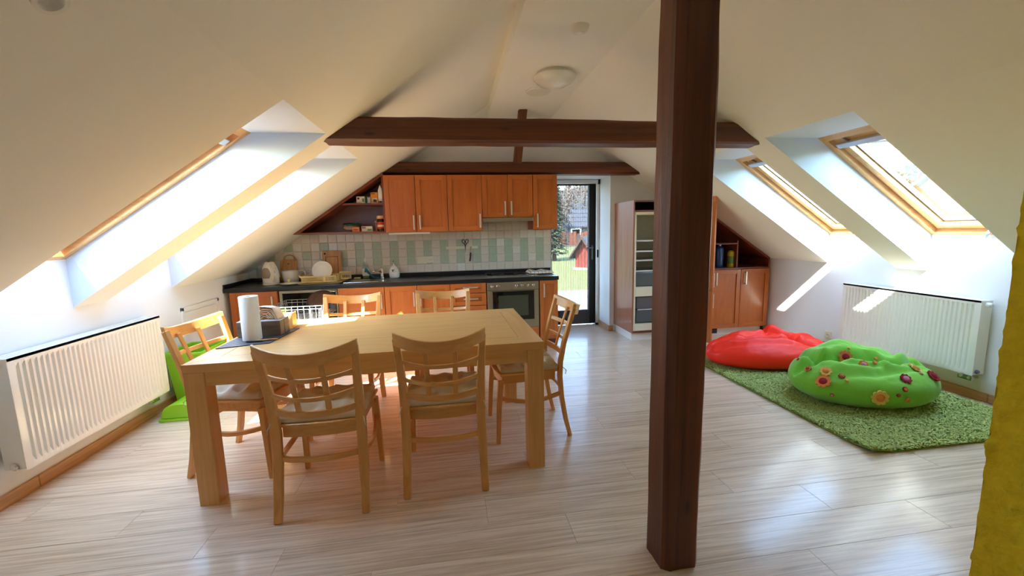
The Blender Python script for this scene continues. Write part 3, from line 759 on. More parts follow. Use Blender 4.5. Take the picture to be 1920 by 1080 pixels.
# things in the rack
pc = Vector((-1.365, 4.52, .715)); pa = Vector((-.05, -.55, .83)).normalized()
t = thing('frying_pan', pc, 'dark frying pan lying upside down in the dishwasher rack', 'pan')
q = pa.to_track_quat('Z', 'Y').to_matrix()
def at(mb): mb.v = [tuple(pc+q@Vector(p)) for p in mb.v]; return mb
build('pan_body', at(MB().lathe([(.15, -.03), (.152, -.028), (.125, .02), (.12, .024)], n=36, caps=False)), 'pan_black', t, smooth=True, angle=40)
build('pan_base', at(MB().lathe([(.121, .0235), (.115, .028), (.06, .028), (.058, .026), (.03, .027), (.001, .027)], n=36, caps=False)), 'pan_brown', t, smooth=True, angle=40)
build('pan_rim', at(MB().tube([(.122*cos(2*pi*k/32), .122*sin(2*pi*k/32), .024) for k in range(32)], .004, 6, closed=True)), 'pan_brown', t)
t = thing('plastic_cup', (-1.70, 4.42, .565), 'bright green plastic cup upside down in the dishwasher rack', 'cup')
build('cup_body', MB().lathe([(.046, 0), (.044, .03), (.036, .085), (.03, .092), (.001, .092)], (-1.70, 4.42, .565), 28, caps=False), 'lime', t, smooth=True, angle=40)
gl = [(-1.775, 4.36, .05), (-1.76, 4.47, .03), (-1.66, 4.50, .055), (-1.69, 4.62, .04), (-1.61, 4.36, .05)]
gt = None
def glass_at(x, y, r, h, lab):
    t = thing('drinking_glass', (x, y, .542), lab, 'glass', 'glasses in the dishwasher rack')
    build('glass_body', MB().lathe([(r, 0), (r*.97, .02), (r*.8, h), (r*.76, h+.004), (.001, h+.004)], (x, y, .542), 24, caps=False), 'clear', t, smooth=True, angle=40)
for i, (x, y, r) in enumerate([(-1.775, 4.34, .038), (-1.775, 4.45, .036), (-1.70, 4.52, .038), (-1.775, 4.56, .036)]):
    glass_at(x, y, r, .125, ['foremost upturned glass in the dishwasher rack, left of the green cup', 'second upturned glass from the front at the rack\'s left side', 'upturned glass just behind the green cup', 'rearmost upturned glass in the left corner of the rack'][i])
bt = thing('glass_bowl', (-1.60, 4.38, .545), 'clear glass bowl leaning in the dishwasher rack beside the green cup', 'bowl')
bc = Vector((-1.60, 4.46, .625)); q2 = Vector((.45, -.5, .75)).to_track_quat('Z', 'Y').to_matrix()
b = MB().lathe([(.085, -.05), (.08, -.02), (.055, .015), (.03, .025), (.001, .026)], n=28, caps=False); b.v = [tuple(bc+q2@Vector(p)) for p in b.v]
build('bowl_body', b, 'clear', bt, smooth=True, angle=50)

# oven
X0, X1 = XB[5]+.012, XB[6]-.012
t = thing('oven', ((X0+X1)/2, 5.0, PL), 'stainless built-in oven with six knobs under the hob', 'oven')
build('housing', MB().box(XB[5]+.002, XB[6]-.002, YF+.002, YK-.05, PL, CB-.002), 'carcass', t)
build('control_panel', MB().box(X0, X1, YF-.022, YF+.002, .708, .800), 'steel', t, bevel=.003)
od = build('oven_door', MB().box(X0, X1, YF-.022, YF+.002, .262, .703), 'steel', t, bevel=.004)
build('door_window', MB().box(X0+.06, X1-.055, YF-.0245, YF-.0215, .355, .690), 'oven_glass', od, bevel=.003)
build('inner_window', MB().box(X0+.125, X1-.125, YF-.0252, YF-.0243, .405, .645), 'oven_inner', od)
build('door_slot', MB().box(X0+.05, X1-.05, YF-.0246, YF-.021, .690, .697), 'dark', od)
build('maker_mark', MB().box(.665, .685, YF-.0228, YF-.0218, .716, .7195), 'dark', t)
for xk in (.444, .512, .725, .793, .859, .925):
    k = build('knob', MB().lathe([(.019, 0), (.018, -.012), (.0155, -.024), (.013, -.026), (.001, -.026)], (xk, YF-.022, .757), 20, 'Y', caps=False), 'chrome', t, smooth=True, angle=40)
    build('knob_grip', MB().box(xk-.0035, xk+.0035, YF-.053, YF-.046, .742, .772), 'chrome', k)
build('lower_panel', MB().box(X0, X1, YF-.018, YF+.002, PL+.002, .258), 'cherryX', t, bevel=.002)
plinth(t, XB[5], XB[6])

# worktop with upstand
t = thing('worktop', (-.55, 5.0, CB), 'long black laminate worktop over the kitchen base cabinets', 'worktop')
build('slab', MB().box(XL+.001, 1.232, 4.692, YK-.012, CB, CT), 'counter', t, bevel=.004)
build('upstand', MB().box(XL+.016, 1.268, YK-.03, YK-.0095, CT, .896), 'counter', t, bevel=.003)
build('upstand', MB().box(XL+.001, XL+.016, 4.70, YK-.0095, CT, .89), 'counter', t, bevel=.003)
# hob
t = thing('hob', (.70, 4.99, CT), 'black glass hob set in the worktop above the oven', 'hob')
hm = MB().box(.418, .998, 4.735, 5.245, CT+.0005, CT+.006); build('glass_plate', hm, 'hob_glass', t, bevel=.001)
hm = MB()
for a in ((.41, 1.006, 4.728, 4.735), (.41, 1.006, 5.245, 5.252), (.41, .418, 4.735, 5.245), (.998, 1.006, 4.735, 5.245)): hm.box(*a, CT+.0005, CT+.0075)
build('rim', hm, 'hob_line', t)
for x, y, r in ((.56, 4.88, .09), (.86, 4.88, .075), (.56, 5.11, .075), (.86, 5.11, .09)):
    build('cooking_zone', MB().lathe([(r, CT+.0062), (r, CT+.0066), (r-.004, CT+.0066), (r-.004, CT+.0062)], (x, y, 0), 36, caps=False), 'hob_line', t)
# sink and tap
t = thing('sink', (-.98, 5.0, CT), 'stainless steel sink with drainer set in the worktop', 'sink')
sm = MB(); SX0, SX1, SY0, SY1 = -1.20, -.76, 4.80, 5.22; BX, BX_ = -1.16, -.80; BY, BY_ = 4.84, 5.12; zt = CT+.005
for a in ((SX0, SX1, SY0, BY), (SX0, SX1, BY_, SY1), (SX0, BX, BY, BY_), (BX_, SX1, BY, BY_)): sm.box(*a, CT+.0005, zt)
build('rim', sm, 'chrome', t, bevel=.002)
bm_ = MB(); zb_ = CT+.0008
bm_.quad((BX, BY, zt), (BX_, BY, zt), (BX_-.03, BY+.03, zb_), (BX+.03, BY+.03, zb_)).quad((BX, BY_, zt), (BX+.03, BY_-.03, zb_), (BX_-.03, BY_-.03, zb_), (BX_, BY_, zt)).quad((BX, BY, zt), (BX+.03, BY+.03, zb_), (BX+.03, BY_-.03, zb_), (BX, BY_, zt)).quad((BX_, BY, zt), (BX_, BY_, zt), (BX_-.03, BY_-.03, zb_), (BX_-.03, BY+.03, zb_)).quad((BX+.03, BY+.03, zb_), (BX_-.03, BY+.03, zb_), (BX_-.03, BY_-.03, zb_), (BX+.03, BY_-.03, zb_))
build('basin', bm_, 'steel', t)
t = thing('tap', (-.84, 5.18, zt), 'chrome mixer tap at the back of the sink', 'tap')
build('tap_body', MB().lathe([(.026, 0), (.026, .01), (.02, .014), (.02, .105), (.001, .112)], (-.84, 5.18, zt), 20), 'chrome', t, smooth=True, angle=40)
build('spout', MB().tube([(-.84, 5.17, zt+.07), (-.87, 5.12, zt+.10), (-.90, 5.04, zt+.10), (-.91, 5.02, zt+.085)], .011, 10), 'chrome', t, smooth=True)
build('lever', MB().obox((-.835, 5.16, zt+.122), (.012, 0, 0), (0, .045, .008), (0, -.001, .006)), 'chrome', t, bevel=.003)

# upper cabinets
YU, UT = 4.96, 2.036
def wall_unit(x0, x1, z0, z1, label):
    t = thing('wall_cabinet', ((x0+x1)/2, 5.1, z0), label, 'cabinet'); g = .0008; x0 += g; x1 -= g; c = MB()
    c.box(x0, x0+.016, YU, YK-.012, z0, z1).box(x1-.016, x1, YU, YK-.012, z0, z1).box(x0+.016, x1-.016, YU, YK-.012, z0, z0+.016).box(x0+.016, x1-.016, YU, YK-.012, z1-.016, z1).box(x0+.016, x1-.016, YK-.018, YK-.012, z0+.016, z1-.016)
    build('carcass', c, 'carcass', t); return t
UX = [-.726, -.379, -.018, .382, .684, .985, 1.284]
t = wall_unit(UX[0], UX[2], 1.393, UT, 'two-door cherry wall cabinet beside the triangular shelf')
front(t, UX[0], UX[1], 1.393, UT, YU, handle=('v', -.405, 1.43)); front(t, UX[1], UX[2], 1.393, UT, YU, handle=('v', -.335, 1.43))
t = wall_unit(UX[2], UX[3], 1.393, UT, 'single-door cherry wall cabinet left of the extractor hood'); front(t, UX[2], UX[3], 1.393, UT, YU, handle=('v', .352, 1.435))
t = wall_unit(UX[3], UX[5], 1.540, UT, 'shorter two-door cherry wall cabinet above the extractor hood')
front(t, UX[3], UX[4], 1.540, UT, YU, handle=('v', .650, 1.575)); front(t, UX[4], UX[5], 1.540, UT, YU, handle=('v', .724, 1.575))
t = wall_unit(UX[5], UX[6], 1.393, UT, 'narrow cherry wall cabinet at the right end beside the door'); front(t, UX[5], UX[6], 1.393, UT, YU, handle=('v', 1.035, 1.425))
t = thing('extractor_hood', (.684, 5.1, 1.49), 'slim steel extractor hood under the short wall cabinet', 'extractor hood')
build('body', MB().box(UX[3]+.004, UX[5]-.004, YU-.02, YK-.015, 1.505, 1.538), 'steel', t, bevel=.003)
build('pull_front', MB().box(UX[3]+.004, UX[5]-.004, YU-.05, YU-.021, 1.495, 1.538), 'steel', t, bevel=.004)
build('filter', MB().box(UX[3]+.03, UX[5]-.03, YU+.02, YK-.05, 1.500, 1.5045), 'grey_metal', t)
t = thing('under_cabinet_light', (-.5, 5.02, 1.37), 'long white light strip under the two-door wall cabinet', 'light strip')
build('housing', MB().box(-.70, -.235, 4.985, 5.04, 1.372, 1.392), 'white_plastic', t, bevel=.003)
build('switch_cord', MB().tube([(-.235, 5.02, 1.38), (-.19, 5.02, 1.377), (-.175, 5.03, 1.36)], .003, 6), 'white_plastic', t)
# triangular open shelf under the slope
t = thing('corner_shelf', (-1.2, 5.1, 1.4), 'triangular open cherry shelf unit under the left slope', 'shelf')
S0 = lambda x: SL(x)-.004
xa, xb = -1.71, UX[0]-.001; th = .018; y0_, y1_ = YU-.01, YK-.012
def slab(name, ring, m='carcass_x'):
    build(name, MB().prism([(x, y0_, z) for x, z in ring], [(x, y1_, z) for x, z in ring]), m, t, bevel=.001)
zs = 1.395; xs0 = XL+(zs+.004-KN)/T
slab('bottom_board', [(xs0, zs), (xb, zs), (xb, zs+th), (xs0+th/T, zs+th)])
slab('sloping_board', [(xs0+(th+.001)/T, zs+th+.001), (xs0+(2*th+.02)/T, zs+th+.001), (xb, S0(xb)-.036), (xb, S0(xb)-.001)])
slab('shelf_board', [(-1.19, 1.712), (xb-.019, 1.712), (xb-.019, 1.731), (-1.16, 1.731)])
slab('side_board', [(xb-.018, zs+th+.001), (xb, zs+th+.001), (xb, S0(xb)-.038), (xb-.018, S0(xb)-.038-.018*T)], 'carcass')
ring = [(xs0+.03, zs+th+.001), (xb-.0185, zs+th+.001), (xb-.0185, S0(xb)-.02)]
build('back_board', MB().prism([(x, y1_-.006, z) for x, z in ring], [(x, y1_, z) for x, z in ring]), 'carcass_x', t)
build('cover_knob', MB().lathe([(.001, -.012), (.008, -.010), (.01, 0)], (xs0+.085, y0_+.05, zs+th+.012), 12, 'Y', caps=False), 'white_plastic', t)
# things on it
def carton(name, x0, x1, z0, z1, y0, y1, label, cat, mats, prints=(), group=None):
    t = thing(name, ((x0+x1)/2, (y0+y1)/2, z0), label, cat, group)
    build('box_body', MB().box(x0, x1, y0, y1, z0, z1), mats, t, bevel=.002)
    for nm, (a, b, c, d), mt in prints:
        W_, H_ = x1-x0, z1-z0
        build(nm, MB().box(x0+a*W_, x0+b*W_, y0-.0012, y0-.0002, z0+c*H_, z0+d*H_), mt, t)
    return t
Z1 = 1.7315; Z0 = zs+th+.0005
carton('tea_box', -1.034, -.945, Z1, 1.807, 4.99, 5.06, 'white tea box with a small round emblem, leftmost on the upper shelf', 'box', 'paper', [('print', (.12, .38, .55, .85), 'felt_red'), ('print', (.7, .95, .2, .7), 'green_print'), ('print', (.1, .6, .1, .16), 'brown_print')])
carton('tea_box', -.938, -.882, Z1, 1.805, 4.985, 5.055, 'dark grey and white tea box between the white and orange boxes', 'box', 'greypaper', [('print', (.0, .45, .0, 1), 'felt_dark'), ('print', (.5, .98, .86, .97), 'black')])
carton('cereal_box', -.876, -.798, Z1, 1.849, 4.985, 5.05, 'orange food box on the upper shelf', 'box', 'orange_box', [('print', (.05, .6, .84, .92), 'brown_print'), ('print', (.2, .9, .06, .45), 'paper'), ('print', (.35, .8, .1, .36), 'brown_print')])
t = thing('milk_carton', (-.775, 5.0, Z1), 'tall white gable-top carton at the right end of the upper shelf', 'carton')
m = MB(); a, b, c, d = -.792, -.748, 4.985, 5.04; zz = Z1+.14; tp = 1.93
m.add([(a, c, Z1), (b, c, Z1), (b, d, Z1), (a, d, Z1), (a, c, zz), (b, c, zz), (b, d, zz), (a, d, zz), ((a+b)/2, c, tp), ((a+b)/2, d, tp)], [(0, 3, 2, 1), (0, 1, 5, 4), (1, 2, 6, 5), (2, 3, 7, 6), (3, 0, 4, 7), (4, 5, 8), (5, 6, 9, 8), (6, 7, 9), (7, 4, 8, 9)])
build('carton_body', m, 'paper', t); build('print', MB().box(a+.004, b-.004, c-.0012, c-.0002, Z1+.004, Z1+.02), 'felt_dark', t)
t = thing('snack_bag', (-1.12, 5.03, Z0), 'crumpled dark and clear snack bag on the lower triangular shelf', 'bag')
m = MB().ball((-1.12, 5.05, Z0+.045), .06, 20, 12, (1.6, .7, .74)); m.v = [(x, y, max(Z0, z+.014*noise.noise((x*30, y*30, z*30)))) for x, y, z in m.v]
build('bag_body', m, 'kettle_grey', t, smooth=True)
m = MB().ball((-1.11, 5.04, Z0+.085), .06, 20, 8, (1.75, .8, .22)); m.v = [(x, y, z+.01*noise.noise((x*40, y*40, 2))) for x, y, z in m.v]
build('bag_fold', m, 'felt_dark', t, smooth=True)
carton('stock_cube_box', -1.098, -1.022, Z0, 1.462, 4.97, 4.995, 'small orange and red box in front of the crumpled bag', 'box', 'orange_box', [('print', (.1, .9, .3, .75), 'red_label'), ('print', (.25, .75, .42, .62), 'paper')])
carton('filter_box', -1.0, -.882, Z0, 1.472, 4.99, 5.06, 'low beige carton between the small orange box and the coffee jar', 'box', 'tissue', [('print', (.05, .4, .6, .9), 'greywood'), ('print', (.55, .95, .1, .5), 'green_print')])
t = thing('coffee_jar', (-.785, 5.0, Z0), 'coffee jar with a red label and peach lid on the lower triangular shelf', 'jar')
build('jar_body', MB().lathe([(.001, 0), (.036, 0), (.04, .006), (.04, .11), (.033, .135), (.03, .14)], (-.785, 5.0, Z0), 28, caps=False), 'coffee', t, smooth=True, angle=40)
build('label', MB().lathe([(.0405, .03), (.0405, .105)], (-.785, 5.0, Z0), 28, caps=False), 'red_label', t, smooth=True)
build('label_band', MB().lathe([(.0408, .05), (.0408, .072)], (-.785, 5.0, Z0), 28, caps=False), 'tissue', t, smooth=True)
build('lid', MB().lathe([(.033, .14), (.042, .141), (.043, .172), (.04, .175), (.001, .175)], (-.785, 5.0, Z0), 28, caps=False), 'peach_lid', t, smooth=True, angle=40)
t = thing('wooden_spoon', (-.838, 4.99, Z0), 'thin wooden honey spoon standing left of the coffee jar', 'spoon')
build('stick', MB().tube([(-.838, 5.0, Z0), (-.838, 5.002, Z0+.10)], .004, 6), 'board', t); build('head', MB().ball((-.838, 5.002, Z0+.108), .014, 10, 8), 'board', t, smooth=True)

# knife rail and tools
t = thing('knife_rail', (.137, YK-.02, 1.19), 'pale magnetic knife rail on the tiled wall', 'rail')
build('rail_bar', MB().box(-.063, .337, YK-.024, YK-.0095, 1.172, 1.206), 'ivory', t, bevel=.003)
t = thing('scissors', (.18, YK-.03, 1.19), 'black-handled scissors hanging points down on the knife rail', 'scissors')
for s in (-1, 1):
    ctr = (.18+s*.021, YK-.031, 1.265)
    build('grip', MB().tube([(ctr[0]+.017*cos(k*pi/8)+s*.004*sin(k*pi/8), ctr[1], ctr[2]+.026*sin(k*pi/8)) for k in range(16)]+[], .0045, 6, closed=True).tube([(ctr[0]-s*.008, ctr[1], 1.243), (.18+s*.003, ctr[1], 1.215)], .006, 6), 'black', t, smooth=True)
    build('blade', MB().add([(.18-s*.003, YK-.029, 1.22), (.18+s*.010, YK-.029, 1.22), (.18-s*.004, YK-.029, 1.12), (.18-s*.003, YK-.026, 1.22), (.18+s*.010, YK-.026, 1.22), (.18-s*.004, YK-.026, 1.12)], [(0, 1, 2), (3, 5, 4), (0, 3, 4, 1), (1, 4, 5, 2), (2, 5, 3, 0)]), 'chrome', t)
t = thing('kitchen_knife', (.235, YK-.03, 1.15), 'small kitchen knife with a black handle hanging below the rail', 'knife')
build('blade', MB().add([(.243, YK-.029, 1.20), (.259, YK-.029, 1.20), (.249, YK-.029, 1.12), (.237, YK-.029, 1.12), (.243, YK-.0265, 1.20), (.259, YK-.0265, 1.20), (.249, YK-.0265, 1.12), (.237, YK-.0265, 1.12)], [(0, 3, 2, 1), (4, 5, 6, 7), (0, 1, 5, 4), (1, 2, 6, 5), (2, 3, 7, 6), (3, 0, 4, 7)]), 'chrome', t)
build('handle', MB().sweep([(.243, YK-.028, 1.125), (.238, YK-.028, 1.07), (.229, YK-.028, 1.015)], [(-.009, -.006), (.009, -.006), (.009, .006), (-.009, .006)]), 'black', t, bevel=.003)

# things on the worktop
def place(mb, c, rz=0, s=1): 
    M_ = Matrix.Rotation(rz, 3, 'Z'); c = Vector(c); mb.v = [tuple(c+M_@(Vector(p)*s)) for p in mb.v]; return mb
c = (-2.0, 4.95, CT+.001)
t = thing('electric_kettle', c, 'white and beige electric kettle on the far left of the worktop', 'kettle')
build('power_base', place(MB().lathe([(.001, 0), (.085, 0), (.088, .008), (.08, .02), (.001, .02)], n=32, caps=False), c), 'ceramic', t, smooth=True, angle=40)
def egg(z): return .078*(1-max(0, (z-.10)/.165)**2.4*.62) if z > .1 else .078-.004*(1-z/.1)
kb = [(.001, .022)]+[(egg(.022+.225*i/18), .022+.225*i/18) for i in range(19)]+[(.03, .256), (.001, .258)]
km = MB().lathe(kb, n=36, caps=False); km.v = [(x*1.12, y*.9, z) for x, y, z in km.v]
build('kettle_body', place(km, c), 'ceramic', t, smooth=True, angle=50)
wv = MB(); vs = []
for j in range(11):
    z = .075+.115*j/10; hw = .62*sqrt(max(.02, 1-((j-4.5)/6.2)**2))
    for i in range(9):
        a = -pi/2-.30+hw*(i/4-1); r = egg(z)+.0015; vs.append((1.12*r*cos(a), .9*r*sin(a), z))
wv.add(vs, [(j*9+i, j*9+i+1, (j+1)*9+i+1, (j+1)*9+i) for j in range(10) for i in range(8)])
build('water_window', place(wv, c), 'kettle_grey', t, smooth=True)
build('handle', place(MB().rectsweep([(.045, -.05, .232), (.075, -.068, .19), (.085, -.074, .13), (.075, -.072, .07), (.05, -.058, .04)], .026, .02), c), 'ceramic', t, smooth=True, angle=50, bevel=.004)
build('lid_button', place(MB().lathe([(.016, 0), (.014, .008), (.001, .009)], (0, -.02, .25), 14), c), 'kettle_grey', t)
t = thing('glass_jar', (-2.17, 5.12, CT), 'clear glass jar standing behind the kettle under the slope', 'jar')
build('jar_body', MB().lathe([(.001, .001), (.045, .001), (.047, .01), (.047, .15), (.04, .165), (.04, .18)], (-2.17, 5.12, CT), 24, caps=False), 'clear', t, smooth=True, angle=40)
t = thing('ceramic_pot', (-1.84, 5.10, CT+.001), 'large white ceramic pot with a ring handle right of the kettle', 'pot')
build('pot_body', place(MB().lathe([(.001, 0), (.07, 0), (.082, .01), (.092, .07), (.098, .135), (.094, .135), (.086, .06), (.07, .012), (.001, .01)], n=36, caps=False), (-1.84, 5.10, CT+.001)), 'ceramic', t, smooth=True, angle=50)
build('handle', MB().tube([(-1.745+.04*cos(a)+.025, 5.085, CT+.10+.038*sin(a)) for a in [2.6-5.2*k/14 for k in range(15)]], .008, 8), 'ceramic', t, smooth=True)
t = thing('lid_plate', (-1.78, 4.88, CT+.001), 'white lid with a knob lying on the worktop in front of the pot', 'lid')
build('lid_disc', place(MB().lathe([(.001, 0), (.085, .0), (.105, .014), (.104, .018), (.06, .024), (.001, .028)], n=36, caps=False), (-1.78, 4.88, CT+.001)), 'ceramic', t, smooth=True, angle=50)
build('knob', place(MB().lathe([(.012, .027), (.011, .035), (.019, .045), (.019, .055), (.001, .058)], n=20, caps=False), (-1.79, 4.88, CT+.001)), 'rack', t, smooth=True, angle=40)
t = thing('small_saucer', (-1.655, 4.93, CT+.001), 'small white patterned saucer between the lid and the dish rack', 'saucer')
build('saucer_disc', place(MB().lathe([(.001, 0), (.04, 0), (.062, .012), (.06, .014), (.001, .006)], n=28, caps=False), (-1.655, 4.93, CT+.001)), 'ceramic', t, smooth=True, angle=50)
build('cutlery', MB().tube([(-1.70, 4.93, CT+.018), (-1.66, 4.94, CT+.022), (-1.62, 4.96, CT+.018)], .006, 6), 'felt_pink', t)
# chopping boards
def board(c, w, h, th, lean, label, kind):
    t = thing('chopping_board', c, label, 'chopping board')
    cx, cyy, cz = c; L = math.atan(lean)
    n = 6; R = .02; ring = []
    for (ax, az, a0) in ((w/2-R, R, -pi/2), (w/2-R, h-R, 0), (-w/2+R, h-R, pi/2), (-w/2+R, R, pi)):
        for k in range(n+1): a = a0+pi/2*k/n; ring.append((ax+R*cos(a), az+R*sin(a)))
    tr = lambda x, y, z: (cx+x, cyy+y*cos(L)+z*sin(L), cz+z*cos(L)-y*sin(L)+.006)
    build('board_plate', MB().prism([tr(x, -th/2, z) for x, z in ring], [tr(x, th/2, z) for x, z in ring]), 'board', t, bevel=.002)
    if kind == 'groove':
        g = MB(); e = .035
        for a in ((-w/2+e, w/2-e, h-.075, h-.068), (-w/2+e, w/2-e, .03, .037), (-w/2+e, -w/2+e+.007, .037, h-.075), (w/2-e-.007, w/2-e, .037, h-.075)):
            g.add([tr(x, y, z) for z in a[2:] for y in (-th/2-.0008, -th/2+.001) for x in a[:2]], [(0, 1, 3, 2), (4, 6, 7, 5), (0, 4, 5, 1), (2, 3, 7, 6), (0, 2, 6, 4), (1, 5, 7, 3)])
        build('juice_groove', g, 'brown_print', t)
        hm = MB().lathe([(.012, -.0008), (.001, -.0012)], (0, 0, 0), 14, 'Y', caps=False); hm.v = [tr(-w/2+.03+x, -th/2+y, h-.035+z) for x, y, z in hm.v]; build('hanging_hole', hm, 'dark', t)
    else:
        hm = MB().lathe([(.011, -.0008), (.001, -.0012)], (0, 0, 0), 14, 'Y', caps=False); hm.v = [tr(x, -th/2+y, h-.04+z*.6) for x, y, z in hm.v]; build('hanging_hole', hm, 'dark', t)
    return t, tr
board((-1.415, 5.205, CT), .215, .345, .016, .14, 'tall bamboo chopping board with juice groove leaning behind the dish rack', 'groove')
board((-1.905, 5.20, CT), .185, .245, .016, .18, 'square wooden chopping board leaning behind the white pot', 'plain')
t = thing('round_board', (-1.90, 5.255, CT), 'wooden board with a looped handle, hindmost behind the square board', 'chopping board')
rb_ = MB().rectsweep([(-1.90+.062*cos(a), 5.262, CT+.255+.055*sin(a)) for a in [pi*k/12 for k in range(13)]], .012, .02, up=(0, 1, 0))
rb_.box(-1.985, -1.815, 5.256, 5.268, CT+.001, CT+.258)
build('board_plate', rb_, 'board', t, bevel=.002)
t = thing('bread_board', (-1.66, 5.14, CT+.001), 'flat wooden board resting on a dark box at the back of the worktop', 'chopping board')
build('board_plate', MB().box(-1.80, -1.53, 5.08, 5.22, CT+.058, CT+.074), 'board', t, bevel=.004)
t = thing('black_box', (-1.66, 5.15, CT), 'low black box under the flat wooden board', 'box')
build('box_body', MB().box(-1.78, -1.55, 5.10, 5.22, CT+.001, CT+.0575), 'black', t, bevel=.003)
# dish rack
c = (-1.455, 4.955, CT+.001); rz = radians(2)
t = thing('dish_drainer', c, 'cream yellow plastic dish drainer on a tray beside the sink', 'dish rack')
build('drip_tray', place(MB().add([(-.20, -.16, .0), (.19, -.16, .0), (.21, .15, .0), (-.19, .15, .0), (-.225, -.175, .014), (.23, -.175, .014), (.26, .165, .02), (-.21, .165, .02), (-.195, -.15, .004), (.185, -.15, .004), (.2, .14, .004), (-.185, .14, .004)],
      [(0, 3, 2, 1), (0, 1, 5, 4), (1, 2, 6, 5), (2, 3, 7, 6), (3, 0, 4, 7), (4, 5, 9, 8), (5, 6, 10, 9), (6, 7, 11, 10), (7, 4, 8, 11), (8, 9, 10, 11)]), c, rz), 'rack', t)
rk = MB(); rk.box(-.175, .16, -.13, -.12, .02, .028).box(-.175, .16, .11, .12, .02, .028).box(-.175, -.165, -.12, .11, .02, .028).box(.15, .16, -.12, .11, .02, .028)
rk.box(-.20, .175, -.15, -.138, .078, .088).box(-.20, .175, .13, .142, .078, .088).box(-.20, -.188, -.138, .13, .078, .088).box(.163, .175, -.138, .13, .078, .088)
for i in range(26):
    x = -.185+.35*i/25
    if i == 17: rk.box(x-.012, x+.012, -.146, -.128, .022, .08)
    rk.add([(x-.0035, -.128, .022), (x+.0035, -.128, .022), (x+.0035, -.146, .08), (x-.0035, -.146, .08), (x-.0035, -.122, .022), (x+.0035, -.122, .022), (x+.0035, -.14, .08), (x-.0035, -.14, .08)], [(0, 1, 2, 3), (5, 4, 7, 6), (0, 3, 7, 4), (1, 5, 6, 2)])
    rk.box(x-.0035, x+.0035, .112, .134, .022, .08); rk.box(x-.003, x+.003, -.12, .11, .02, .025)
for i in range(14):
    y = -.12+.24*i/13; rk.box(-.19, -.176, y-.0035, y+.0035, .022, .08).box(.155, .17, y-.0035, y+.0035, .022, .08)
build('basket', place(rk, c, rz), 'rack', t)
cb = MB()
for i in range(12):
    a = pi+pi*i/11; cb.box(.235+.06*cos(a)-.003, .235+.06*cos(a)+.003, .06+.05*sin(a)-.003, .06+.05*sin(a)+.003, .03, .105)
cb.tube([(.235+.062*cos(2*pi*k/20), .06+.052*sin(2*pi*k/20), .105) for k in range(20)], .006, 6, closed=True).lathe([(.001, .03), (.06, .03), (.06, .036)], (.235, .06, 0), 20, caps=False)
build('cutlery_basket', place(cb, c, rz), 'rack', t)
pc = Vector((-1.46, 4.985, CT+.135)); q = Vector((.12, -1, .32)).normalized().to_track_quat('Z', 'Y').to_matrix()
t = thing('dinner_plate', pc, 'white dinner plate standing upright in the dish drainer', 'plate')
m = MB().lathe([(.001, 0), (.066, .0), (.075, .004), (.108, .016), (.107, .019), (.074, .008), (.064, .004), (.001, .004)], n=48, caps=False); m.v = [tuple(pc+q@Vector(p)) for p in m.v]
build('plate_disc', m, 'ceramic', t, smooth=True, angle=40)
# by the sink
c = (-1.035, 5.235, CT+.006)
t = thing('detergent_bottle', c, 'clear washing-up liquid bottle with a white cap behind the sink', 'bottle')
b_ = MB().lathe([(.001, 0), (.034, 0), (.037, .008), (.037, .12), (.03, .16), (.018, .19), (.014, .205)], n=24, caps=False); b_.v = [(x*1.1, y*.7, z) for x, y, z in b_.v]
build('bottle_body', place(b_, c), 'clear', t, smooth=True, angle=40)
b_ = MB().lathe([(.0376, .03), (.0376, .115)], n=24, caps=False); b_.v = [(x*1.1, y*.7, z) for x, y, z in b_.v]; build('label', place(b_, c), 'paper', t, smooth=True)
b_ = MB().lathe([(.001, .002), (.033, .002), (.035, .03), (.001, .03)], n=24, caps=False); b_.v = [(x*1.05, y*.66, z) for x, y, z in b_.v]; build('liquid', place(b_, c), 'green_print', t, smooth=True)
build('cap', place(MB().lathe([(.015, .20), (.014, .222), (.008, .228), (.006, .248), (.001, .25)], n=18, caps=False), c), 'white_plastic', t, smooth=True, angle=40)
c = (-.935, 5.13, CT+.006)
t = thing('dish_cloth', c, 'teal dish cloth draped at the back of the sink', 'cloth')
vs = []; nn = 14
for j in range(nn):
    for i in range(nn):
        u, v_ = i/(nn-1)-.5, j/(nn-1)-.5
        h = .125*math.exp(-((u+.55+v_*.3)/.42)**2)*(.6+.4*cos(v_*3))+.02*abs(noise.noise((u*7, v_*7, 1)))+.004
        vs.append((c[0]+u*.155+.02*v_, c[1]+v_*.08-h*.12, c[2]+h))
b_ = MB().add(vs, [(j*nn+i, j*nn+i+1, (j+1)*nn+i+1, (j+1)*nn+i) for j in range(nn-1) for i in range(nn-1)])
o = build('cloth_sheet', b_, 'teal', t, smooth=True); md = o.modifiers.new('thickness', 'SOLIDIFY'); md.thickness = .005
t = thing('sponge', (-1.10, 5.17, CT+.006), 'flat yellowish sponge lying behind the sink bowl', 'sponge')
build('sponge_body', MB().box(-1.16, -1.09, 5.15, 5.20, CT+.006, CT+.024), 'rack', t, bevel=.004)
c = (-.695, 5.20, CT+.001)
t = thing('soap_dispenser', c, 'white rounded soap dispenser with a black sponge slot beside the sink', 'soap dispenser')
b_ = MB().lathe([(.001, 0), (.05, 0), (.06, .012), (.064, .05), (.058, .09), (.042, .125), (.022, .148), (.014, .154)], n=36, caps=False); b_.v = [(x, y*.75, z) for x, y, z in b_.v]
build('body', place(b_, c), 'ceramic', t, smooth=True, angle=50)
b_ = MB(); rg = []
for k in range(20):
    a = 2*pi*k/20; x = .042*cos(a); z = .088+.013*sin(a)*(1 if sin(a) > 0 else 1.0)+.010*(x/.042)**2
    rr = .060-(z-.07)*.35; y = -.75*sqrt(max(0, rr*rr-x*x))-.002; rg.append((x, y, z))
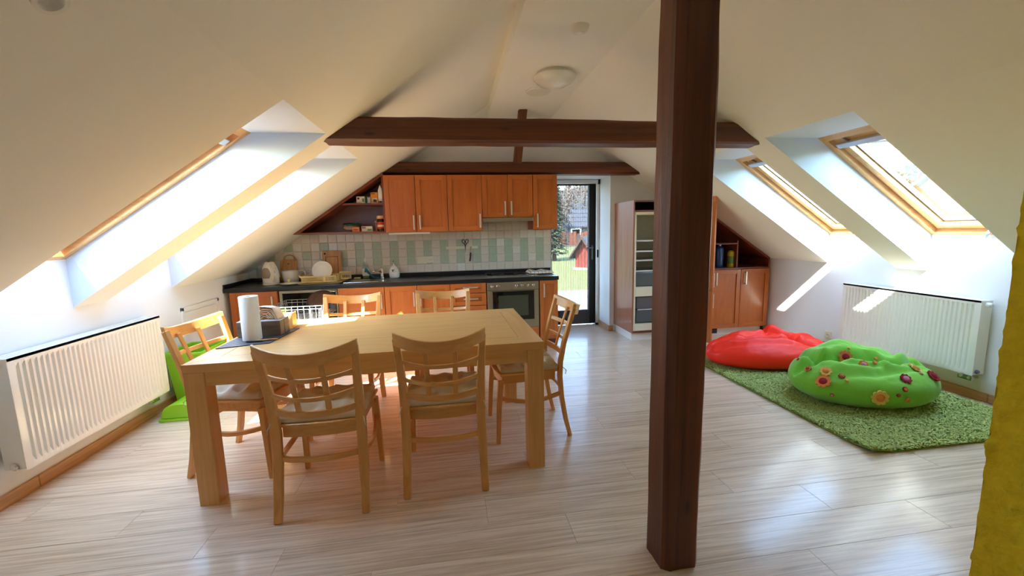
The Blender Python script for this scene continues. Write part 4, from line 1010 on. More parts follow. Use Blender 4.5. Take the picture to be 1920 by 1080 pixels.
b_.prism([(x, y-.002, z) for x, y, z in rg], [(x, y+.012, z) for x, y, z in rg]); build('sponge_slot', place(b_, c), 'dark', t)
b_ = MB().lathe([(.013, .153), (.013, .168), (.005, .170), (.005, .195), (.011, .197), (.011, .207), (.001, .209)], n=18, caps=False).tube([(0, 0, .202), (0, -.04, .202), (0, -.046, .195)], .005, 8)
build('pump', place(b_, c), 'chrome', t, smooth=True, angle=40)
# tea towel on the hob
t = thing('tea_towel', (1.09, 5.07, CT+.007), 'folded white checked tea towel on the right end of the worktop', 'towel')
vs = []; nx_, ny_ = 30, 16
for lay in (0, 1):
    for j in range(ny_):
        for i in range(nx_):
            u, v_ = i/(nx_-1), j/(ny_-1)
            z = (.03+.016*noise.noise((u*4, v_*3, 5))+.018*max(0, u-.6)*(1-abs(2*v_-1))) if lay else 0
            ed = min(u, 1-u, v_, 1-v_); z *= min(1, ed*9+.12)
            vs.append((.94+.31*u-.02*v_+.01*noise.noise((v_*5, u*3, lay)), 4.95+.25*v_, CT+.0085+max(0, z)))
Wn = nx_*ny_
b_ = MB(); fs = [(Wn+j*nx_+i, Wn+j*nx_+i+1, Wn+(j+1)*nx_+i+1, Wn+(j+1)*nx_+i) for j in range(ny_-1) for i in range(nx_-1)]
b_.add(vs, fs)
m_, nt_, bs_ = new_mat('check_towel'); bk = N(nt_, 'ShaderNodeTexBrick'); bk.offset = 0; bk.inputs['Scale'].default_value = 22; bk.inputs['Mortar Size'].default_value = .045; bk.inputs['Brick Width'].default_value = 1; bk.inputs['Row Height'].default_value = 1
bk.inputs['Color1'].default_value = bk.inputs['Color2'].default_value = lin((226, 218, 200)); bk.inputs['Mortar'].default_value = lin((44, 40, 40)); nt_.links.new(coords(nt_), bk.inputs['Vector']); nt_.links.new(bk.outputs[0], bs_.inputs['Base Color']); bs_.inputs['Roughness'].default_value = .95
build('towel_cloth', b_, m_, t, smooth=True)

# ------------------------------------------------------------------ tall fridge unit and right-hand units
FX0, FX1, FY = 2.15, 2.875, 4.72
t = thing('tall_fridge_cabinet', (2.5, 5.0, 0), 'tall cherry fridge cabinet with both door panels swung open', 'cabinet')
build('side_panel', MB().box(FX0, FX0+.018, FY, YK-.005, .10, 1.705), 'fridge_side_lit', t, bevel=.001)
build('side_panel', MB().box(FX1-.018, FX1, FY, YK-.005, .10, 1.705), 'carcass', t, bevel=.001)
build('top_board', MB().box(FX0+.018, FX1-.018, FY, YK-.005, 1.687, 1.705), 'carcass_x', t)
build('shelf_board', MB().box(FX0+.018, FX1-.018, FY, YK-.03, 1.572, 1.590), 'carcass_x', t)
build('bottom_board', MB().box(FX0+.018, FX1-.018, FY, YK-.03, .10, .128), 'carcass_x', t)
build('back_board', MB().box(FX0+.018, FX1-.018, YK-.02, YK-.01, .128, 1.687), 'dark', t)
build('plinth', MB().box(FX0+.02, FX1, FY+.05, FY+.066, 0, .099).box(FX0+.02, FX0+.036, FY+.066, YK-.02, 0, .099), 'white_plastic', t)
def open_panel(z0, z1, hz):
    th = .02; xo = FX1+.012; st = .055; y1 = FY-.02; y0 = y1-.445
    o = build('fridge_door_panel', MB().box(xo+.003, xo+th-.008, y0+st-.002, y1-st+.002, z0+st-.002, z1-st+.002), 'cherryZ', t)
    for a_, b_ in ((y0, y0+st), (y1-st, y1)): build('stile', MB().box(xo, xo+th, a_, b_, z0, z1), 'cherryZ', o, bevel=.002)
    for a_, b_ in ((z1-st, z1), (z0, z0+st)): build('rail', MB().box(xo+.0005, xo+th-.0005, y0+st, y1-st, a_, b_), 'cherryY', o)
    handle_bar('handle', (xo+th, y0+.05, hz), (xo+th, y0+.05, hz+.145), (1, 0, 0), o)
    return o
open_panel(.665, 1.71, .70); open_panel(.05, .655, .46)
t2 = thing('fridge', (2.5, 4.95, .13), 'built-in white fridge freezer with bare shelves, its doors removed', 'fridge')
a, b = FX0+.02, FX1-.02; m = MB()
m.box(a, a+.022, FY-.003, YK-.03, .129, 1.57).box(b-.022, b, FY-.003, YK-.03, .129, 1.57).box(a+.022, b-.022, FY-.003, YK-.03, 1.535, 1.57).box(a+.022, b-.022, FY-.003, YK-.03, .555, .672).box(a+.022, b-.022, FY-.003, YK-.03, .129, .215).box(a+.022, b-.022, YK-.05, YK-.03, .215, 1.535)
build('liner', m, 'ivory', t2, bevel=.003)
build('inner_wall', MB().box(a+.0225, b-.0225, YK-.056, YK-.0505, .673, 1.534), 'fridge_in', t2)
for z in (.86, .99, 1.10, 1.225):
    s_ = build('glass_shelf', MB().box(a+.024, b-.024, FY+.05, YK-.06, z, z+.006), 'clear', t2); build('shelf_edge', MB().box(a+.024, b-.024, FY+.03, FY+.05, z-.006, z+.010), 'white_plastic', s_)
build('crisper_drawer', MB().box(a+.03, b-.03, FY+.03, YK-.08, .68, .845), 'kettle_grey' if False else plain('crisper_grey', (92, 98, 98), .25, coat=.3), t2, bevel=.006)
for z0, z1 in ((.23, .385), (.395, .545)):
    build('freezer_drawer', MB().box(a+.045, b-.045, FY+.02, YK-.08, z0, z1), bpy.data.materials['crisper_grey'], t2, bevel=.006)
build('drawer_grip', MB().box(a+.06, b-.06, FY+.012, FY+.0195, .385, .394), 'white_plastic', t2)
build('control_light', MB().box(a+.08, a+.13, FY-.006, FY-.003, .195, .203), 'white_gloss', t2)
# lower cabinet with two doors and sloping shelf
RX0, RX1 = 2.895, 3.972; RXD = [3.19, 3.573, RX1]; RT = .845
t = thing('right_base_cabinet', (3.5, 5.0, 0), 'cherry base cabinet with two doors in the right corner', 'cabinet')
c_ = MB().box(3.17, 3.186, FY, YK-.02, PL, RT-.002).box(RX1-.016, RX1, FY, YK-.02, PL, RT-.002).box(3.186, RX1-.016, FY, YK-.02, PL, PL+.016).box(3.186, RX1-.016, YK-.03, YK-.02, PL+.016, RT-.002)
build('carcass', c_, 'carcass', t)
front(t, 3.17, RXD[1], PL, RT, FY, handle=('v', 3.225, .66)); front(t, RXD[1], RX1, PL, RT, FY, handle=('v', 3.625, .66), st=.06)
build('plinth', MB().box(3.17, RX1-.04, FY+.05, FY+.066, 0, PL-.001), 'white_plastic', t)
vg = build('plinth_vent', MB().box(3.19, 3.325, FY+.046, FY+.0495, .025, .085), 'black', t)
build('vent_slat', MB().box(3.195, 3.32, FY+.044, FY+.046, .04, .043).box(3.195, 3.32, FY+.044, FY+.046, .054, .057).box(3.195, 3.32, FY+.044, FY+.046, .068, .071), 'grey_metal', vg)
build('foot', MB().box(RX1-.03, RX1-.012, FY+.03, FY+.05, 0, PL), 'black', t)
build('filler_panel', MB().box(FX1+.034, 3.169, FY, FY+.02, PL, RT), 'cherryZ', t)
t = thing('sloping_shelf_unit', (3.5, 5.0, RT), 'open cherry shelf unit with a sloping top under the right slope', 'shelf')
S1 = lambda x: SR(x)-.006
y0_, y1_ = FY-.004, YK-.012; bx0 = FX1+.035
slab('bottom_board', [(bx0, RT), (RX1, RT), (RX1, RT+.018), (bx0, RT+.018)])
slab('sloping_board', [(bx0, S1(bx0)-.001), (RX1, S1(RX1)-.001), (RX1, S1(RX1)-.028), (bx0, S1(bx0)-.028)])
slab('side_board', [(RX1-.018, RT+.019), (RX1, RT+.019), (RX1, S1(RX1)-.03), (RX1-.018, S1(RX1)-.018)], 'carcass')
slab('middle_shelf', [(bx0, 1.155), (3.51, 1.155), (3.51, 1.173), (bx0, 1.173)])
slab('divider', [(3.512, RT+.019), (3.53, RT+.019), (3.53, min(1.20, S1(3.53)-.03)), (3.512, min(1.20, S1(3.512)-.03))], 'carcass')
ring = [(bx0, RT+.019), (RX1-.019, RT+.019), (RX1-.019, S1(RX1)-.04), (bx0, S1(bx0)-.04)]
build('back_board', MB().prism([(x, y1_-.006, z) for x, z in ring], [(x, y1_, z) for x, z in ring]), 'carcass_x', t)
def bottle(x, y, r, h, mat, cap, label, name='spray_can', band=None):
    z = RT+.0185; t = thing(name, (x, y, z), label, 'bottle')
    build('bottle_body', MB().lathe([(.001, 0), (r*.95, 0), (r, .006), (r, h*.78), (r*.92, h*.82), (r*.45, h*.9), (r*.4, h*.92)], (x, y, z), 24, caps=False), mat, t, smooth=True, angle=40)
    build('cap', MB().lathe([(r*.45, h*.905), (r*.45, h*.98), (r*.38, h), (.001, h)], (x, y, z), 20, caps=False), cap, t, smooth=True, angle=40)
    if band: build('label', MB().lathe([(r+.0005, h*.2), (r+.0005, h*.6)], (x, y, z), 24, caps=False), band, t, smooth=True)
bottle(3.37, 4.85, .048, .30, 'blue_bottle', 'chrome', 'tall blue bottle on the sloping shelf unit', band=None)
bottle(3.445, 4.95, .035, .30, 'grey_bottle', 'chrome', 'silver bottle behind the blue and yellow bottles')
bottle(3.50-.005, 4.80, .042, .235, 'yellow_bottle', 'black', 'shorter yellow bottle with a black cap on the sloping shelf unit', band='green_print')

# ================================================================== DINING TABLE
TX, TY, TR, TL, TW, TH = -1.348, 2.203, .017, 1.845, 1.052, .76
t = thing('dining_table', (TX+TL/2, TY+TW/2, 0), 'large light beech dining table with square legs in the left half of the room', 'table')
def tb(mb):
    c_, s_ = cos(TR), sin(TR); mb.v = [(TX+x*c_-y*s_, TY+x*s_+y*c_, z) for x, y, z in mb.v]; return mb
bw_ = .125; g = .0012; e = .045
build('table_panel', tb(MB().box(bw_+g, TL-bw_-g, bw_+g, TW-bw_-g, TH-e, TH)), 'beechX', t, bevel=.001)
z0, z1 = TH-e, TH
def mitre(ring, mat): build('border_board', tb(MB().prism([(x, y, z0) for x, y in ring], [(x, y, z1) for x, y in ring])), mat, t, bevel=.0015)
mitre([(0, 0), (TL, 0), (TL-bw_, bw_), (bw_, bw_)], 'beechX'); mitre([(bw_, TW-bw_), (TL-bw_, TW-bw_), (TL, TW), (0, TW)], 'beechX')
mitre([(0, g*2), (bw_-g, bw_+g), (bw_-g, TW-bw_-g), (0, TW-g*2)], 'beechY'); mitre([(TL, g*2), (TL, TW-g*2), (TL-bw_+g, TW-bw_-g), (TL-bw_+g, bw_+g)], 'beechY')
lg = .095; az = TH-e-.001
for i, (x, y) in enumerate(((.002, .002), (TL-lg-.002, .002), (.002, TW-lg-.002), (TL-lg-.002, TW-lg-.002))):
    build('leg', tb(MB().box(x, x+lg, y, y+lg, 0, az)), 'beechZ', t, bevel=.002)
ap = .072
build('apron', tb(MB().box(lg+.003, TL-lg-.003, .008, .03, az-ap, az)), 'beechX', t, bevel=.001)
build('apron', tb(MB().box(lg+.003, TL-lg-.003, TW-.03, TW-.008, az-ap, az)), 'beechX', t, bevel=.001)
build('apron', tb(MB().box(.008, .03, lg+.003, TW-lg-.003, az-ap, az)), 'beechY', t, bevel=.001)
build('apron', tb(MB().box(TL-.03, TL-.008, lg+.003, TW-lg-.003, az-ap, az)), 'beechY', t, bevel=.001)
# things on the table
H = TH+.001
def ring_on(pts, h0, h1): return MB().prism([(x, y, h0) for x, y in pts], [(x, y, h1) for x, y in pts])
t = thing('place_mat', (-1.2, 2.7, H), 'dark woven place mat under the paper towel and napkin box', 'place mat')
build('mat_sheet', ring_on([(-1.335, 2.49), (-1.075, 2.555), (-1.035, 2.93), (-1.335, 2.90)], H, H+.004), 'mat_dark', t, bevel=.001)
hb = MB()
for i in range(22): 
    k = i/21; hb.add([(-1.335+.002, 2.495+.40*k, H+.0042), (-1.075+.04*k, 2.56+.365*k, H+.0042), (-1.075+.04*k, 2.566+.365*k, H+.0046), (-1.335+.002, 2.501+.40*k, H+.0046)], [(0, 1, 2, 3)])
build('woven_rib', hb, 'grey_metal', t)['kind'] = 'stuff'
HM = H+.005
c = (-1.215, 2.665, HM)
t = thing('paper_towel_roll', c, 'standing white paper towel roll on the dark place mat', 'paper towel')
build('paper_roll', place(MB().lathe([(.019, 0), (.051, 0), (.052, .004), (.052, .262), (.05, .265), (.019, .265), (.019, 0)], n=40, caps=False), c), 'paper', t, smooth=True, angle=40)
build('cardboard_core', place(MB().lathe([(.0188, .001), (.0188, .264), (.016, .264), (.016, .001)], n=24, caps=False), c), 'board', t, smooth=True, angle=40)
t = thing('napkin_box', (-1.21, 2.80, HM), 'low grey-brown box with a pale top on the place mat behind the paper roll', 'box')
bx = [(-1.333, 2.735), (-1.078, 2.735), (-1.078, 2.875), (-1.333, 2.875)]
build('box_body', ring_on(bx, HM, HM+.092), 'greywood', t, bevel=.002)
build('lid', ring_on([(-1.332, 2.736), (-1.079, 2.736), (-1.079, 2.874), (-1.332, 2.874)], HM+.0925, HM+.0945), 'greypaper', t)
build('seam', ring_on([(-1.0785, 2.795), (-1.0772, 2.795), (-1.0772, 2.799), (-1.0785, 2.799)], HM, HM+.092), 'dark', t)
t = thing('napkin_stack', (-1.19, 2.79, HM+.095), 'folded peach paper napkins drooping out of the grey-brown box', 'napkins')
nm = MB()
for k in range(7):
    f_ = 1-.13*k; prof_ = [(-.075, .0), (-.082, .04), (-.074, .074), (-.03, .084), (.02, .083), (.058, .07), (.078, .035), (.088, .002)]
    vs = []
    for i, (x, z) in enumerate(prof_):
        for j in range(6):
            y = 2.752+.10*j/5+.004*k; X_ = -1.182+x*f_
            vs.append((X_+.006*noise.noise((x*30, y*30, k)), y, HM+.0965+max(0, z*f_*(1-.12*j/5)+.008*noise.noise((x*25, y*25, k+3)))))
    nm.add(vs, [(i*6+j, i*6+j+1, (i+1)*6+j+1, (i+1)*6+j) for i in range(len(prof_)-1) for j in range(5)])
o = build('napkin_sheet', nm, 'tissue', t, smooth=True); md = o.modifiers.new('thickness', 'SOLIDIFY'); md.thickness = .003
t = thing('wooden_box', (-1.2, 2.94, H), 'light wooden box standing behind the grey-brown box', 'box')
a = [(-1.33, 2.945), (-1.082, 2.945), (-1.082, 3.015), (-1.33, 3.015)]
build('front_board', MB().box(-1.33, -1.09, 2.945, 2.953, H, H+.10), 'beechX', t, bevel=.001); build('rear_board', MB().box(-1.33, -1.09, 3.007, 3.015, H, H+.10), 'beechX', t, bevel=.001)
build('end_board', MB().box(-1.0895, -1.08, 2.94, 3.02, H, H+.105), 'beechZ', t, bevel=.001); build('end_board', MB().box(-1.34, -1.3305, 2.94, 3.02, H, H+.105), 'beechZ', t, bevel=.001)
build('bottom_board', MB().box(-1.33, -1.09, 2.9535, 3.0065, H, H+.008), 'beechX', t)
t = thing('pen', (-1.16, 2.58, HM), 'black pen lying on the place mat at the foot of the paper roll', 'pen')
build('barrel', MB().tube([(-1.215, 2.585, HM+.005), (-1.125, 2.583, HM+.005)], .0048, 8), 'black', t); build('clip', MB().tube([(-1.15, 2.582, HM+.0105), (-1.12, 2.582, HM+.0105)], .0015, 5), 'chrome', t)
t = thing('wooden_spatula', (-1.10, 2.60, HM), 'small wooden stick lying beside the black pen on the place mat', 'stick')
build('stick', MB().obox((-1.112, 2.615, HM+.004), (.055, .012, 0), (-.002, .009, 0), (0, 0, .003)), 'board', t, bevel=.001)

# ================================================================== CHAIRS
def rect(w, h): return [(-w/2, -h/2), (w/2, -h/2), (w/2, h/2), (-w/2, h/2)]
def make_chair():
    t = thing('dining_chair', (0, 0, 0), '', 'chair', 'beech chairs around the dining table')
    SH = .47
    # rear posts: sabre-curved, leg below and back post above in one piece
    for s in (-1, 1):
        pts = [(s*.205, -.265, 0), (s*.203, -.235, .12), (s*.2, -.208, .28), (s*.199, -.198, .42), (s*.2, -.203, .52), (s*.203, -.225, .64), (s*.208, -.258, .76), (s*.213, -.292, .875)]
        build('rear_leg', MB().sweep(pts, rect(.026, .042), up=(1, 0, 0), scale=[(.9, .9), (1, 1), (1.05, 1.1), (1.05, 1.15), (1, 1.1), (1, 1), (1, .9), (.95, .8)]), 'chairZ', t, smooth=True, angle=50, bevel=.004)
        pts = [(s*.215, .228, 0), (s*.208, .215, .25), (s*.2, .2, SH-.05)]
        build('front_leg', MB().sweep(pts, rect(.036, .036), up=(0, 1, 0), scale=[(.75, .75), (.92, .92), (1.05, 1.05)]), 'chairZ', t, bevel=.004)
    def outline(w, d, y0, bulge, n=10):
        """seat outline, slightly rounded at the front and back"""
        r = []
        for k in range(n+1): u = -1+2*k/n; r.append((w*u, d+bulge*(1-u*u)))
        for k in range(n+1): u = 1-2*k/n; r.append(((w-.02)*u, y0-bulge*.9*(1-u*u)))
        return r[::-1]
    o = outline(.222, .205, -.185, .03)
    build('seat', MB().prism([(x, y, SH-.018) for x, y in o], [(x, y, SH) for x, y in o]), 'chairY', t, bevel=.006)
    oi = outline(.20, .19, -.172, .026)
    def hoop(ring, h0, h1, th):
        m = MB(); n = len(ring); c = Vector((0, 0))
        vs = []
        for x, y in ring:
            l = Vector((x, y)).normalized()
            vs += [(x, y, h0), (x, y, h1), (x-l.x*th, y-l.y*th, h1), (x-l.x*th, y-l.y*th, h0)]
        m.add(vs, [(i*4+k, ((i+1) % n)*4+k, ((i+1) % n)*4+(k+1) % 4, i*4+(k+1) % 4) for i in range(n) for k in range(4)])
        return m
    build('seat_rail', hoop(oi, SH-.075, SH-.0185, .02), 'chairX', t, smooth=True, angle=40, bevel=.002)
    st = []
    for k in range(36):
        a = 2*pi*k/36; cx, sy = cos(a), sin(a); p = .42
        st.append((.192*abs(cx)**p*(1 if cx > 0 else -1), .005+.205*abs(sy)**p*(1 if sy > 0 else -1)))
    # bent stretcher: bowed rear rail and curved sides
    rr = [(-.185, -.20)]+[(.185*u, -.205-.035*(1-u*u)) for u in [-.8+.2*i for i in range(9)]]+[(.185, -.20)]
    build('rear_stretcher', MB().rectsweep([(x, y, .30) for x, y in rr], .018, .026), 'chairX', t, smooth=True, angle=50, bevel=.003)
    for s in (-1, 1):
        pp = [(s*(.195+.022*sin(pi*k/8)), -.20+.40*k/8, .30-.03*sin(pi*k/8)) for k in range(9)]
        build('side_stretcher', MB().rectsweep(pp, .018, .026), 'chairY', t, smooth=True, angle=50, bevel=.003)
    # curved top rail and back grid
    def yb(z): 
        zs = [.52, .64, .76, .875]; ys = [-.203, -.225, -.258, -.292]
        return float(np.interp(z, zs, ys))
    def rail(z, h, w, bow, arc=0, thick=.02):
        m = MB(); n = 14; vs = []
        for k in range(n+1):
            u = -1+2*k/n; x = w*u; y = yb(z)-bow*(1-u*u); hh = h
            zt, zb = z+h/2+arc*(u*u-.75), z-h/2+arc*(u*u-.75)
            dy = yb(zt)-yb(zb)
            vs += [(x, y-thick/2-dy/2, zb), (x, y+thick/2-dy/2, zb), (x, y+thick/2+dy/2, zt), (x, y-thick/2+dy/2, zt)]
        m.add(vs, [(i*4+j, (i+1)*4+j, (i+1)*4+(j+1) % 4, i*4+(j+1) % 4) for i in range(n) for j in range(4)]+[(0, 1, 2, 3), (n*4+3, n*4+2, n*4+1, n*4)])
        return m
    tr_ = rail(.862, .066, .228, .085, arc=.036, thick=.022)
    build('top_rail', tr_, 'chairX', t, smooth=True, angle=40, bevel=.004)
    for z in (.735, .635): build('cross_rail', rail(z, .022, .199, .066, arc=.018, thick=.014), 'chairX', t, smooth=True, angle=40, bevel=.002)
    build('lower_rail', rail(.545, .036, .197, .050, arc=.012, thick=.018), 'chairX', t, smooth=True, angle=40, bevel=.003)
    for s in (-1, 1):
        x = s*.068; m = MB(); zs = [.55, .62, .70, .78, .83]
        m.sweep([(x*(1+.1*(z-.55)), yb(z)-.036-.02*(z-.55)+.006, z) for z in zs], rect(.026, .012), up=(1, 0, 0))
        m2 = MB(); vs = []
        for z in zs:
            xx = x*(1+.25*(z-.55)); y = yb(z)-(.046+.09*(z-.55))*(1-(x/.2)**2); vs += [(xx-.013, y-.006, z), (xx+.013, y-.006, z), (xx+.013, y+.006, z), (xx-.013, y+.006, z)]
        m2.add(vs, [(i*4+j, i*4+(j+1) % 4, (i+1)*4+(j+1) % 4, (i+1)*4+j) for i in range(4) for j in range(4)]+[(3, 2, 1, 0), (16, 17, 18, 19)])
        build('back_slat', m2, 'chairZ', t, bevel=.002)
    return t
def copy_tree(root):
    c = root.copy(); COL.objects.link(c)
    for ch in root.children:
        d = ch.copy(); COL.objects.link(d); d.parent = c
        for g in ch.children: h = g.copy(); COL.objects.link(h); h.parent = d
    return c
proto = make_chair()
CH = [(-.685, 2.262, 0.02, 'beech chair at the near left, its back grid towards the viewer'),
      (-.075, 2.34, 0.0, 'beech chair at the near side of the table, nearer the tall timber post'),
      (.475, 2.78, radians(90+2), 'beech chair at the right end of the table, facing left'),
      (-1.262, 2.665, radians(-100), 'beech chair at the left end of the table beside the radiator'),
      (-.825, 3.27, radians(180), 'beech chair at the far side of the table in front of the sink cabinet'),
      (-.085, 3.285, radians(180), 'beech chair at the far side of the table in front of the drawers')]
for i, (x, y, rz, lab) in enumerate(CH):
    o = proto if i == 0 else copy_tree(proto)
    o.location = (x, y, 0); o.rotation_euler = (0, 0, rz); o['label'] = lab
# quilted cushions
def make_cushion():
    t = thing('seat_cushion', (0, 0, 0), '', 'cushion', 'quilted cushions on the chairs')
    n = 41; vs = []; w_, d = .215, .20
    pad = []
    for i in range(4):
        for j in range(4): pad.append((-.75+.5*i, -.75+.5*j))
    for j in range(n):
        for i in range(n):
            u, v = -1+2*i/(n-1), -1+2*j/(n-1)
            m = max(abs(u), abs(v)); ed = max(0, 1-m**6)**.5
            dd = min(math.hypot(u-a, v-b) for a, b in pad)
            puff = 1.05-.85*math.exp(-(dd/.16)**2)-.16*(math.exp(-((((u*2) % 1)-.5)/.12)**2*0-((abs(((u+.75)*2) % 1-.0)-0)**2)*0) if False else 0)
            wr = .06*noise.noise((u*5, v*5, 3))
            z = .012+.052*ed*(puff+wr)
            cx = 1-.03*(v*v); cyv = 1-.03*(u*u)
            vs.append((u*w_*cx+.006*noise.noise((v*4, 2, 0))*(m > .95), v*d*cyv+.008, .4715+z))
    m_ = MB(); m_.add(vs, [(j*n+i, j*n+i+1, (j+1)*n+i+1, (j+1)*n+i) for j in range(n-1) for i in range(n-1)])
    bd = [j*n+i for j, i in [(0, k) for k in range(n)]+[(k, n-1) for k in range(1, n)]+[(n-1, k) for k in range(n-2, -1, -1)]+[(k, 0) for k in range(n-2, 0, -1)]]
    o0 = len(m_.v); vb = [(x*.97, y*.97, .4712) for x, y, z in [vs[k] for k in bd]]
    m_.v.extend(vb); nb = len(bd)
    for k in range(nb): m_.f.append((bd[k], o0+k, o0+(k+1) % nb, bd[(k+1) % nb])); m_.mi.append(0)
    m_.f.append(tuple(o0+k for k in range(nb))); m_.mi.append(0)
    build('cushion_pad', m_, 'linen', t, smooth=True)
    bt = MB()
    for a, b in pad: bt.ball((a*w_*.985, b*d*.985+.008, .4715+.026), .007, 8, 5, (1, 1, .5))
    build('tuft_button', bt, 'linen', t)['kind'] = 'stuff'
    tie = MB()
    for s in (-1, 1): tie = MB().tube([(s*.19, -.185, .48), (s*.215, -.215, .485), (s*.222, -.235, .465), (s*.228, -.228, .44)], .003, 5); build('tie', tie, 'linen', t)
    return t
pc_ = make_cushion()
CL = ['quilted linen cushion on the near left chair', 'quilted linen cushion on the near chair closer to the tall post', 'quilted linen cushion on the chair at the right table end', 'quilted linen cushion on the chair at the left table end',
      'quilted linen cushion on the far chair before the sink cabinet', 'quilted linen cushion on the far chair before the drawers']
for i, (x, y, rz, lab) in enumerate(CH):
    o = pc_ if i == 0 else copy_tree(pc_)
    o.location = (x, y, 0); o.rotation_euler = (0, 0, rz); o['label'] = CL[i]

# ================================================================== BIN
t = thing('waste_bin', (-2.2, 3.83, 0), 'open lime green plastic bin against the left wall behind the left chair', 'bin')
def tub(x0, x1, y0, y1, z0, z1, tp, th=.004):
    m = MB(); ro = lambda k, z: [(x0+k, y0+k, z), (x1-k, y0+k, z), (x1-k, y1-k, z), (x0+k, y1-k, z)]
    a, b, c, d = ro(tp, z0), ro(0, z1), ro(th, z1), ro(tp+th, z0+th)
    m.add(a+b+c+d, [(3, 2, 1, 0)]+[(i, (i+1) % 4, 4+(i+1) % 4, 4+i) for i in range(4)]+[(4+i, 4+(i+1) % 4, 8+(i+1) % 4, 8+i) for i in range(4)]+[(8+i, 8+(i+1) % 4, 12+(i+1) % 4, 12+i) for i in range(4)]+[(12, 13, 14, 15)])
    return m
build('bin_body', tub(-2.33, -2.06, 3.63, 4.00, .001, .46, .035), 'lime', t, bevel=.006)
rm = MB()
for a in ((-2.345, -2.045, 3.615, 3.63), (-2.345, -2.045, 4.0, 4.015), (-2.345, -2.33, 3.63, 4.0), (-2.06, -2.045, 3.63, 4.0)): rm.box(*a, .44, .463)
build('bin_rim', rm, 'lime', t, bevel=.004)
t = thing('bin_lid', (-2.1, 3.48, 0), 'rounded lime green bin lid lying on the floor in front of the bin', 'lid')
m = MB(); n = 12; pr = []
for k in range(n+1):
    a = pi*k/n; pr.append((-2.11-.13*cos(a), .02+.115*sin(a)**.75))
m.prism([(x, 3.36, z) for x, z in pr], [(x, 3.60, z) for x, z in pr])
build('lid_dome', m, 'lime', t, smooth=True, angle=50, bevel=.006)
build('lid_rim', MB().box(-2.25, -1.97, 3.345, 3.612, .0005, .0195), 'lime', t, bevel=.005)

# ================================================================== RUG
RX = (2.45, 3.86); RY = (2.0, 4.02)
t = thing('shag_rug', ((RX[0]+RX[1])/2, (RY[0]+RY[1])/2, 0), 'green shag rug under the two beanbags', 'rug')
rb = MB(); n = 16
def lift(x, y): return .028*max(0, 1-math.hypot((x-RX[0])/.16, (y-RY[0])/.16))
vs = [(RX[0]+(RX[1]-RX[0])*i/n, RY[0]+(RY[1]-RY[0])*j/n, .007+lift(RX[0]+(RX[1]-RX[0])*i/n, RY[0]+(RY[1]-RY[0])*j/n)) for j in range(n+1) for i in range(n+1)]
rb.add(vs, [(j*(n+1)+i, j*(n+1)+i+1, (j+1)*(n+1)+i+1, (j+1)*(n+1)+i) for j in range(n) for i in range(n)])
o = build('rug_backing', rb, 'shag_base', t); md = o.modifiers.new('thickness', 'SOLIDIFY'); md.thickness = .006
nb = 46000
px, py = rng.uniform(RX[0], RX[1], nb), rng.uniform(RY[0], RY[1], nb)
lf = .028*np.maximum(0, 1-np.hypot((px-RX[0])/.16, (py-RY[0])/.16))
ang = rng.uniform(0, 2*pi, nb); ln = rng.uniform(.018, .034, nb); wd = rng.uniform(.0026, .0046, nb); bend = rng.uniform(.4, 1.5, nb)*ln
dx, dy = np.cos(ang), np.sin(ang); sx_, sy_ = -dy, dx
base = np.stack([px, py, .007+lf], 1)
def lev(f, wdt, hz):
    c0 = base+np.stack([dx*bend*f*f, dy*bend*f*f, ln*hz], 1); sd = np.stack([sx_*wd*wdt, sy_*wd*wdt, np.zeros(nb)], 1)
    return c0-sd, c0+sd
L0, L1, L2 = lev(0, 1, 0), lev(.55, 1, .62), lev(1, .6, .82)
V = np.stack([L0[0], L0[1], L1[0], L1[1], L2[0], L2[1]], 1).reshape(-1, 3)-np.array(ORG[t])
k6 = np.arange(nb)[:, None]*6
F = np.stack([k6+np.array([[0, 1, 3, 2]]), k6+np.array([[2, 3, 5, 4]])], 1).reshape(-1, 4)
me = bpy.data.meshes.new('shag_pile'); me.vertices.add(len(V)); me.vertices.foreach_set('co', V.ravel()); me.loops.add(F.size); me.loops.foreach_set('vertex_index', F.ravel().astype(np.int32))
me.polygons.add(len(F)); me.polygons.foreach_set('loop_start', np.arange(0, F.size, 4, dtype=np.int32)); me.update()
m_, nt_, bs_ = new_mat('shag_pile'); nz = N(nt_, 'ShaderNodeTexNoise'); nz.inputs['Scale'].default_value = 90; nt_.links.new(coords(nt_), nz.inputs['Vector'])
rp = N(nt_, 'ShaderNodeValToRGB'); rp.color_ramp.elements[0].color = lin((136, 158, 66)); rp.color_ramp.elements[1].color = lin((226, 236, 150)); rp.color_ramp.elements[0].position = .3; rp.color_ramp.elements[1].position = .7
nt_.links.new(nz.outputs['Fac'], rp.inputs[0]); nt_.links.new(rp.outputs[0], bs_.inputs['Base Color']); bs_.inputs['Roughness'].default_value = .9
me.materials.append(m_); o = bpy.data.objects.new('shag_pile', me); COL.objects.link(o); o.parent = t; o['kind'] = 'stuff'

